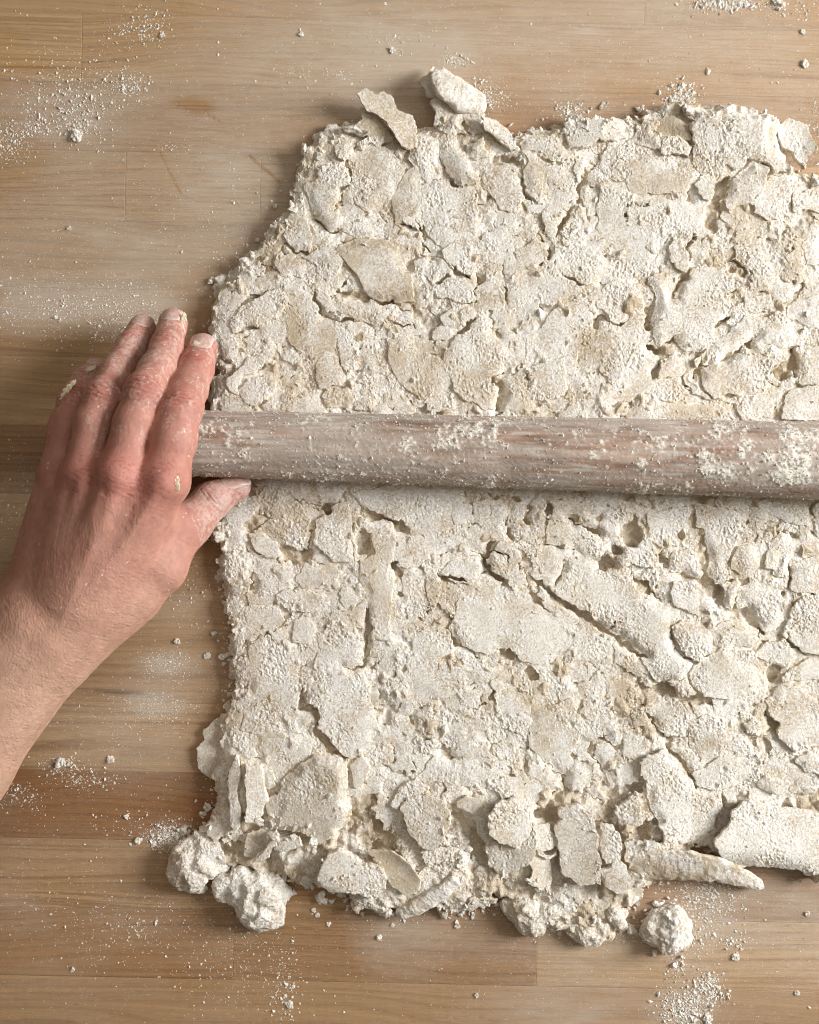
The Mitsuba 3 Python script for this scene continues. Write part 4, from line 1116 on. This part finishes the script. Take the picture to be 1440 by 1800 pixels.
def hand_sdf(p):
    p = p.astype(np.float32)
    palm = None
    for a, b in META:
        c = cone(p, J3(a), J3(b), a[3], b[3])
        palm = c if palm is None else smin(palm, c, 9)
    # web and heel of the palm, wrist, forearm (two bones side by side)
    for a, b in [((250, 900, 46, 13), (120, 1060, 40, 17)), ((110, 900, 40, 12), (70, 1060, 38, 15.5)),
                 ((150, 1050, 44, 16), (104, 1135, 46, 17.5)), ((78, 1060, 41, 16), (40, 1110, 44, 16.5)),
                 ((104, 1135, 46, 17.5), (-72, 1350, 52, 22)), ((40, 1105, 46, 17.5), (-160, 1320, 52, 25)), ((72, 1120, 46, 18), (-115, 1335, 50, 25)),
                 ((-72, 1350, 52, 22), (-330, 1680, 62, 32)), ((-160, 1320, 52, 25), (-420, 1660, 62, 34))]:
        palm = smin(palm, cone(p, J3(a), J3(b), a[3], b[3]), 11)
    th_ = chain(p, THUMB, 5)
    th_ = smin(th_, cone(p, P(300, 935, 40), P(215, 990, 44), 9.0, 12), 10)
    d = smin(palm, th_, 10)
    # extensor tendons and knuckles
    for a, b, r in [((287, 850, 70.5), (160, 1040, 60), 2.6), ((208, 842, 72.5), (128, 1060, 61), 3.0), ((150, 842, 65.5), (98, 1050, 55.5), 2.8), ((178, 872, 70), (112, 1050, 59), 2.2)]:
        d = smin(d, cone(p, J3(a), J3(b), r * 1.15, r * .8), 4)
    for q, r in [((290, 846, 64), 8.6), ((206, 838, 67), 7.6), ((149, 838, 59.5), 7.0), ((103, 842, 47), 6.0)]:
        d = smin(d, np.sqrt(((p - J3(q).astype(np.float32)) ** 2).sum(-1)) - r, 5)
    d = smin(d, np.sqrt(((p - P(286, 1000, 43).astype(np.float32)) ** 2).sum(-1)) - 9, 12)
    d = smin(d, cone(p, P(235, 1051, 43), P(157, 1101, 46), 13, 16), 8)
    d = smin(d, np.sqrt(((p - P(60, 1100, 56).astype(np.float32)) ** 2).sum(-1)) - 9, 10)      # ulna head
    allf = None
    for nme, L in FING.items():
        c = chain(p, L, 4.0)
        for jq, add in ((L[2], 0.5),):
            c = smin(c, np.sqrt(((p - J3(jq).astype(np.float32)) ** 2).sum(-1)) - (jq[3] + add), 3)
        allf = c if allf is None else smin(allf, c, 0.8)
    return smin(d, allf, 5.5)


hs = 1.45
lo, hi = np.array([-325.0, -245.0, 2.0]), np.array([-72.0, 112.0, 92.0])
lo[0] = -330
ax_ = [np.arange(lo[k], hi[k], hs) for k in range(3)]
Fv = np.empty([len(a) for a in ax_], np.float32)
# the volume is filled only near the hand: coarse pass first
cs = 5.0
cax = [np.arange(lo[k] - cs, hi[k] + cs, cs) for k in range(3)]
Cg = np.stack(np.meshgrid(*cax, indexing='ij'), -1)
Cv = hand_sdf(Cg.reshape(-1, 3)).reshape(Cg.shape[:3])
fine = np.stack(np.meshgrid(*ax_, indexing='ij'), -1).reshape(-1, 3)
ci_ = [(fine[:, k] - cax[k][0]) / cs for k in range(3)]
cv = map_coordinates(Cv, ci_, order=1, mode='nearest')
near = np.abs(cv) < 6
out = cv.astype(np.float32)
ids = np.nonzero(near)[0]
for blk in np.array_split(ids, max(1, len(ids) // 200000)):
    out[blk] = hand_sdf(fine[blk])
Fv = out.reshape(Fv.shape)
# the arm is cut off outside the frame
hv, hf = surface_nets(np.pad(Fv, 1, constant_values=5.0), lo - hs, hs)


def sdf_pull(v, f, it=1):
    for _ in range(it):
        n_ = normals_of(v, f)
        d_ = np.concatenate([hand_sdf(b_) for b_ in np.array_split(v, 6)])
        edge_ = (v[:, 0] < lo[0] + 3) | (v[:, 1] < lo[1] + 3)
        v = v - n_ * np.clip(np.where(edge_, 0, d_), -.6, .6)[:, None] * 0.9
    return v


if (np.cross(hv[hf[:, 1]] - hv[hf[:, 0]], hv[hf[:, 2]] - hv[hf[:, 0]]) * (hv[hf].mean(1) - hv.mean(0))).sum() < 0:
    hf = hf[:, ::-1]
hv = sdf_pull(hv, hf, 2)
hv, hf = subdivide(hv, hf)
hv = sdf_pull(hv, hf, 1)
hn = normals_of(hv, hf)

# skin relief: wrinkles across the joints, creases, fine lines
x, y, z = hv.T
disp = np.zeros(len(hv))
flour = np.zeros(len(hv))
red = np.zeros(len(hv))
tanned = np.clip((y - P(0, 1180)[1]) / 60, 0, 1)
skn3 = lambda sc, sd_: meshkit.noise(hv / sc, sd_) - 0.5


def along(L, i0, i1):
    a, b = J3(L[i0]), J3(L[i1])
    t_ = (b - a) / np.linalg.norm(b - a)
    return a, t_


own = np.stack([chain(hv.astype(np.float32), L, 4.0) for L in FING.values()] + [chain(hv.astype(np.float32), THUMB[2:], 4.0)])
who = own.argmin(0)
isf = own.min(0) < 2.5
red += np.clip(1.2 - np.maximum(own.min(0), 0) / 9, 0, 1) * 0.42
wn = skn3(6.0, 3) * 2.6
wn2 = skn3(2.5, 4) * 1.0
for fi, (nme, L) in enumerate(list(FING.items()) + [('thumb', THUMB)]):
    me = (who == fi) & isf
    if nme == 'thumb':
        joints = [(3, 2, 4, 1.0, 6.0)]
    elif nme == 'little':
        joints = [(2, 1, 3, .9, 5.5), (3, 2, 4, .5, 3.5)]
    else:
        joints = [(2, 1, 3, 1.0, 6.5), (4, 3, 5, .5, 3.5)]
    for jc, ja, jb, amp, ext in joints:
        c = J3(L[jc])
        t_ = J3(L[jb]) - J3(L[ja])
        t_ /= np.linalg.norm(t_)
        lat = np.cross(t_, [0, 0, 1.0])
        lat /= np.linalg.norm(lat)
        rel = hv - c
        u_ = rel @ t_ + 0.045 * (rel @ lat) ** 2 * np.sign(rel @ t_) * 0.5 + wn * 0.35 + wn2 * .25
        l_ = np.abs(rel @ lat) / L[jc][3]
        up = np.clip(hn[:, 2] * 1.6, 0, 1)
        win = np.exp(-(u_ / ext) ** 2) * np.clip(1.25 - l_ * 1.05, 0, 1) * up * me
        for k_, off in enumerate((-4.6, -2.6, -0.7, 1.2, 3.1)):
            disp -= amp * 0.95 * win * np.exp(-((u_ - off) / 0.55) ** 2) * (0.55 + 0.45 * ((k_ * 7 + fi * 3) % 4) / 3)
        disp += amp * 0.25 * win
        red += win * 0.7
    # flour dust: mostly beyond the middle joint
    c = J3(L[2])
    t_ = J3(L[-1]) - c
    ln = np.linalg.norm(t_)
    s_ = ((hv - c) @ t_) / ln ** 2
    amt = {'index': .30, 'middle': .55, 'ring': .62, 'little': .55, 'thumb': .75}[nme]
    flour += me * amt * np.clip(s_ * 0.9 + 0.55, 0, 1)
    red += me * np.clip((s_ - .45) * 1.6, 0, 1) * 0.8
# creases running across the back of the hand near the knuckles
for q, r in [((293, 850, 66), 15), ((207, 838, 68), 12), ((150, 838, 64), 10)]:
    c = J3(q)
    w_ = np.exp(-((hv - c) ** 2).sum(1) / r ** 2) * np.clip(hn[:, 2], 0, 1)
    u_ = (x - c[0]) * 0.30 + (y - c[1]) * 0.95 + wn * .9 + wn2 * .5
    disp -= w_ * 0.24 * np.abs(np.sin(u_ * 1.55 + 0.8 * wn)) ** 4
    red += w_ * 0.75
disp += 0.14 * skn3(2.0, 7) + 0.12 * skn3(1.1, 8)
# veins on the back of the hand
for path in [[(262, 905), (225, 960), (190, 1005), (150, 1060)], [(180, 900), (176, 960), (150, 1020), (120, 1090)]]:
    for (ax0, ay0), (ax1, ay1) in zip(path[:-1], path[1:]):
        A, B = P(ax0, ay0, 60)[:2], P(ax1, ay1, 60)[:2]
        e_ = B - A
        h_ = np.clip(((x - A[0]) * e_[0] + (y - A[1]) * e_[1]) / (e_ @ e_), 0, 1)
        d_ = np.hypot(x - A[0] - h_ * e_[0], y - A[1] - h_ * e_[1]) + wn * .2
        disp += 0.22 * np.exp(-(d_ / 2.2) ** 2) * (hn[:, 2] > 0.3)
# crease round the web of the thumb
fn1 = meshkit.fbm(hv / 3.0, 3, 40)
fn2 = meshkit.fbm(hv / 0.9, 2, 50)
fn4 = meshkit.fbm(hv / 7.0, 2, 60)
fmask = np.clip((flour * 1.1 + (fn1 - .5) * 1.3 + (fn2 - .5) * 1.9 + (fn4 - .5) * .8 - 0.30) * 1.25, 0, 1) * (flour > 0.02) * np.clip(hn[:, 2] * 2 + .6, 0.2, 1)
disp += fmask * 0.14 * fn2
speck = (meshkit.noise(hv / 0.9, 71) > 0.93) & (hn[:, 2] > 0)
hv2 = hv + hn * disp[:, None]
base = np.array([0.46, 0.225, 0.163])
arm = np.array([0.50, 0.30, 0.205])
colr = arm + (base - arm) * tanned[:, None]
colr = colr * (1 + 0.22 * skn3(9.0, 12)[:, None] * [.7, 1, 1] + 0.20 * skn3(3.2, 13)[:, None] + 0.14 * skn3(1.2, 14)[:, None])
r_ = np.clip(red, 0, 1)[:, None]
colr = colr * (1 - r_ * [0.02, 0.20, 0.16])
colr = np.where((np.clip(-disp, 0, 1) > .12)[:, None], colr * [0.84, .72, .68], colr)  # grooves: redder skin plus shade put into the colour
colr = colr * (1 - fmask[:, None] * .5) + np.array([0.66, 0.56, 0.48]) * fmask[:, None] * .5
colr = np.where(speck[:, None] & (isf[:, None] | (skn3(12.0, 15)[:, None] > 0.12)), [0.72, 0.64, 0.55], colr)
put('person', hv2, hf, 'skin', color=colr.clip(0, 1), smooth=True,
    label='bare left hand and forearm, fingers dusted with flour, pressing the end of the rolling pin', category='person')


def nail(L, length, width, back, name_label=None, roll=0.0, tip_push=0.0):
    """a nail plate laid on the finger's last bone"""
    a, b = J3(L[-2]), J3(L[-1])
    t_ = (b - a) / np.linalg.norm(b - a)
    up = np.array([0, 0, 1.0]) - t_ * t_[2]
    up /= np.linalg.norm(up)
    lat = np.cross(t_, up)
    cr_, sr_ = math.cos(roll), math.sin(roll)
    up, lat = up * cr_ + lat * sr_, lat * cr_ - up * sr_
    U, W = np.meshgrid(np.linspace(-1, 1, 29), np.linspace(-1, 1, 25), indexing='ij')
    wid = width * (1 - 0.10 * np.clip(-U, 0, 1) ** 2) * np.sqrt(np.clip(1 - 0.86 * np.abs(U) ** 5, 0.02, 1))
    pos = b + t_ * back + U[..., None] * t_ * length * .5
    pnt = (pos + W[..., None] * lat * wid[..., None] * .5 + up * (L[-1][3] + 1.5)).reshape(-1, 3)
    for _ in range(6):                       # drop the plate onto the skin
        pnt = pnt - up * np.clip(hand_sdf(pnt) - 0.25, -2, 2)[:, None] * 0.7
    G = pnt.reshape(29, 25, 3)
    G = G + up * (0.30 * np.clip((U + .2), 0, 1) ** 2)[..., None]
    under = G - up * 0.6 - (up * 0.3)
    v_ = np.vstack([G.reshape(-1, 3), under.reshape(-1, 3)])
    n_ = 29 * 25
    i_, j_ = np.meshgrid(np.arange(28), np.arange(24), indexing='ij')
    q_ = np.stack([i_ * 25 + j_, (i_ + 1) * 25 + j_, (i_ + 1) * 25 + j_ + 1, i_ * 25 + j_ + 1], -1).reshape(-1, 4)
    f_ = np.vstack([q_[:, [0, 1, 2]], q_[:, [0, 2, 3]]])
    ct = np.cross(v_[f_[0, 1]] - v_[f_[0, 0]], v_[f_[0, 2]] - v_[f_[0, 0]])
    if ct @ up < 0:
        f_ = f_[:, ::-1]
    e_ = boundary(f_)
    f_ = np.vstack([f_, f_[:, ::-1] + n_, np.stack([e_[:, 1], e_[:, 0], e_[:, 0] + n_], 1), np.stack([e_[:, 1], e_[:, 0] + n_, e_[:, 1] + n_], 1)])
    tipw = np.clip((U - .72) * 6, 0, 1).reshape(-1, 1)
    rim = np.clip((np.maximum(np.abs(W), np.maximum(-U, 0)) - .80) * 6, 0, 1).reshape(-1, 1)
    c_ = np.array([0.50, 0.30, 0.25]) * (1 - tipw) + np.array([0.60, 0.50, 0.42]) * tipw
    dust = np.clip((meshkit.fbm(v_[:n_] / 1.5, 2, 5)[:, None] - .48) * 3, 0, 1) * .5
    dust = np.maximum(dust, rim * .7)
    c_ = c_ * (1 - dust) + np.array([0.68, 0.60, 0.53]) * dust
    put('person__fingernail', v_, f_, 'nail', color=np.vstack([c_, c_]), smooth=True)


nail(FING['index'], 13.5, 11.0, .6)
nail(FING['middle'], 12.5, 10.0, 1.2)
nail(FING['ring'], 12.0, 9.8, 1.0)
nail(FING['little'], 9.5, 8.0, 1.0)
nail(THUMB, 13.0, 10.5, 0.6, roll=-0.7)


# ------------------------------------------------------------------ crumbs
def nugget(center, size, seed, flat=.7, det=3, el=(1, 1, 1)):
    import trimesh
    m_ = trimesh.creation.icosphere(det)
    v_ = np.array(m_.vertices)
    v_ = v_ * (1 + 1.5 * (meshkit.noise(v_ * 1.6 + seed, seed) - .5) + 0.9 * (meshkit.noise(v_ * 3.3 + seed, seed + 9) - .5))[:, None]
    v_ = v_ * size * .5 * np.array(el) * [1, 1, flat]
    a = seed * 1.7
    v_[:, :2] = v_[:, :2] @ np.array([[math.cos(a), math.sin(a)], [-math.sin(a), math.cos(a)]])
    return v_ + center, np.array(m_.faces)


def on_hand(px, py):
    """height of the skin seen at a photo pixel"""
    zz = 75.0
    for _ in range(60):
        d_ = float(hand_sdf(P(px, py, zz)[None])[0])
        if d_ < 0.05:
            break
        zz -= max(0.15, d_ * 0.7)
    return P(px, py, zz)


for px, py, sz, el, ang, lab in [
    (312, 851, 3.6, (.8, 1.3, .8), 0.15, 'cream crumb of dough stuck on the hand beside the index knuckle'),
    (344, 606, 2.4, (1.2, .8, .7), 0.5, 'tiny cream dough crumb on the index finger nail'),
    (152, 651, 3.4, (1.7, .7, .6), 0.5, 'pale smear of dough clinging to the little finger beside its nail'),
    (119, 686, 4.4, (2.0, .55, .5), 1.0, 'long pale dough smear clinging along the outer side of the little finger'),
    (320, 568, 3.6, (.8, 1.5, .5), -0.2, 'sticky cream dough smear across the middle finger nail')]:
    c = on_hand(px, py)
    if c[2] < 3:
        c = P(px, py, 34)
    bits, rr = [], np.random.default_rng(int(px))
    for k in (-.45, -.1, .25, .5):
        vb, fb = nugget(np.zeros(3), sz * rr.uniform(.45, .75), int(px), .5, 3, (1 + (el[0] - 1) * .5, 1 + (el[1] - 1) * .5, el[2]))
        a1 = int(px) * 1.7
        off = np.array([k * sz * el[0], 0, 0]) if el[0] > el[1] else np.array([0, k * sz * el[1], 0])
        off = off + rr.normal(size=3) * [.35, .35, .1]
        off[:2] = off[:2] @ np.array([[math.cos(a1), math.sin(a1)], [-math.sin(a1), math.cos(a1)]])
        bits.append((vb + off, fb, np.zeros((len(vb), 2))))
    v, f, _ = join(bits)
    a0 = ang - int(px) * 1.7
    ca, sa = math.cos(a0), math.sin(a0)
    v = v @ np.array([[ca, sa, 0], [-sa, ca, 0], [0, 0, 1.0]]) + c
    put('dough_crumb', v, f, 'sticky_dough', smooth=True, label=lab, category='crumb')
BIG = [(135, 238, 6.5, 'largest white flour clump on the board at upper left'), (285, 62, 3.2, 'round white crumb below the scatter at the top left'), (122, 401, 2.6, 'lone white crumb on bare wood left of the sheet, well above the hand'),
       (1245, 124, 3.2, 'pale crumb on the wood above the upper right part of the sheet'), (689, 88, 3.4, 'pointed crumb on the wood above the curled upper left flake'), (530, 60, 2.8, 'small pale crumb on the wood near the top, left of centre'),
       (365, 1153, 3.6, 'off-white crumb in the shadow left of the lower dough edge'), (390, 1008, 3.0, 'crumb lying close to the dough edge below the thumb'), (510, 1766, 4.4, 'grey-white chip of dough at the bottom edge of the photo'),
       (552, 1600, 2.6, 'upper of two round crumbs just right of the big lower left lump'), (558, 1609, 2.6, 'lower of two round crumbs just right of the big lower left lump'), (578, 1625, 2.4, 'single round crumb a little right of the pair below the sheet'),
       (666, 1648, 3.4, 'round crumb on bare wood below the oval shell'), (690, 1626, 2.4, 'small round crumb close under the slim strip'), (838, 1750, 2.6, 'round crumb near the bottom edge, middle of the photo'),
       (1294, 1682, 4.2, 'upright pale crumb right of the lower right lump'), (1244, 1792, 5.0, 'smooth oval crumb at the very bottom, in the flour scatter'), (1420, 1606, 3.0, 'crumb on the wood at the right edge below the sheet'),
       (1402, 1746, 2.8, 'crumb near the right edge at the bottom'), (1371, 8, 6.0, 'pale clump at the top edge near the right corner'), (1411, 56, 2.8, 'crumb on the wood under the top right clump'), (1200, 150, 3.6, 'crumb at the tip of the crumb spill above the sheet'),
       (195, 1335, 4.0, 'white crumb on the dark plank edge below the forearm'), (105, 1340, 5.6, 'white crumb cluster nearest the forearm on the dark plank edge'), (243, 1478, 4.0, 'pale crumb on the dark plank left of the lower left lump'), (222, 1436, 2.8, 'left one of two small crumbs above the dark plank edge'),
       (312, 1128, 3.6, 'white crumb on the wood to the right of the wrist'), (1415, 112, 4.0, 'thin pale crumb with a dark shadow near the top right edge'), (128, 1705, 2.6, 'crumb on the brown wood near the bottom left corner')]
for k, (px, py, sz, lab) in enumerate(BIG):
    sz *= .8
    v, f = nugget(P(px, py, sz * .22), sz, 100 + k, .55, 2 if sz < 4 else 3)
    put('dough_crumb', v, f, 'dough', uv=np.tile([.12, 0.], (len(v), 1)), label=lab, category='crumb')

rc = np.random.default_rng(3)
SC = [(60, 160, 60, 40, 190, 1), (130, 120, 50, 25, 120, 1), (205, 150, 25, 18, 110, 1.1), (135, 205, 32, 30, 330, 1.2), (62, 222, 22, 9, 110, 1.2), (15, 252, 26, 18, 240, 1), (240, 55, 35, 18, 120, 1.1), (262, 45, 18, 18, 80, 1.2), (235, 148, 16, 10, 90, 1.1),
      (300, 260, 16, 6, 24, 1), (40, 530, 40, 40, 330, .7), (215, 545, 55, 28, 620, .85), (110, 540, 25, 15, 120, 1), (160, 590, 40, 20, 90, .8), (15, 880, 25, 40, 90, .8), (330, 1020, 26, 40, 110, 1), (290, 1165, 24, 14, 260, .6), (268, 1245, 34, 15, 330, .6), (110, 1345, 26, 10, 110, 1.2),
      (152, 1372, 36, 10, 120, 1), (30, 1402, 30, 16, 150, 1), (230, 1442, 40, 18, 50, 1), (300, 1470, 22, 13, 520, 1.1), (500, 1750, 16, 45, 170, 1.1), (220, 1625, 110, 45, 420, .75), (420, 1685, 70, 60, 420, .75), (240, 1640, 14, 8, 30, 1.1), (1240, 1575, 38, 28, 620, 1.2), (1225, 1640, 18, 25, 150, 1.1),
      (1205, 1775, 26, 22, 520, 1.3), (1245, 1740, 16, 16, 240, 1.5), (1290, 1658, 16, 6, 50, 1.2), (1190, 1700, 10, 14, 90, 1), (1270, 8, 34, 7, 330, 1.4), (1385, 15, 34, 12, 110, 1.2), (1200, 172, 14, 14, 260, 1.4), (1185, 190, 16, 7, 120, 1.2), (800, 105, 16, 7, 100, 1), (850, 160, 20, 13, 170, 1),
      (870, 180, 20, 10, 80, .9), (1000, 192, 14, 9, 110, 1), (690, 75, 16, 10, 40, 1), (560, 132, 50, 10, 70, .9), (400, 440, 40, 30, 60, .9), (340, 400, 80, 60, 70, .9), (450, 330, 60, 60, 50, .9), (1080, 1640, 70, 10, 260, 1), (940, 1600, 60, 10, 60, .9), (1425, 230, 12, 40, 90, 1.1), (330, 1200, 60, 40, 160, .7), (200, 1280, 100, 60, 330, .6),
      (640, 100, 300, 60, 220, .8), (1200, 100, 220, 60, 160, .8), (200, 420, 170, 90, 260, .7), (60, 1560, 60, 60, 110, .7), (1350, 1680, 80, 60, 60, .9), (800, 1700, 220, 60, 90, .8)]
xs_, ys_, ss_ = [], [], []
for px, py, sx, sy, n_, k_ in SC:
    n_ = int(n_ * 1.5)
    xs_.append(rc.normal(px, sx, n_)); ys_.append(rc.normal(py, sy, n_)); ss_.append(np.clip(rc.lognormal(-0.68, 0.46, n_) * k_, .22, 2.2))
n_ = 2600
xs_.append(rc.uniform(-150, 1600, n_)); ys_.append(rc.uniform(-120, 1920, n_)); ss_.append(np.clip(rc.lognormal(-0.72, 0.40, n_), .25, 1.6))
# crumbs fallen from the torn rim of the sheet
rim = np.array(shapely.segmentize(outline, 0.5).exterior.coords)
rim = rim[rim[:, 0] < P(1500, 0)[0]]
pick = rim[rc.integers(0, len(rim), 2600)] + rc.normal(size=(2600, 2)) * 3.2
more = np.clip(0.45 + 0.6 * nz(pick[:, 0], pick[:, 1], 14, 91) + 0.3 * (pick[:, 1] < -150), 0, 1) > rc.uniform(size=2600)
pick = pick[more]
xs_.append(720 + pick[:, 0] / MMPX); ys_.append(900 - pick[:, 1] / MMPX); ss_.append(np.clip(rc.lognormal(-0.25, 0.5, len(pick)), .3, 3.0))
xs_, ys_, ss_ = map(np.concatenate, (xs_, ys_, ss_))
xy_ = np.stack([(xs_ - 720) * MMPX, (900 - ys_) * MMPX], 1)
ok = grid_at(inside.astype(float), xy_[:, 0], xy_[:, 1]) < 0.5
xy_, ss_ = xy_[ok], ss_[ok]
v, f = grains(np.column_stack([xy_, ss_ * .2]), ss_ * 1.05, rc, shape=OCT)
put('flour_crumbs', v, f, 'grain', label='white flour grains and tiny crumbs strewn over the board round the dough', category='flour', kind='stuff')
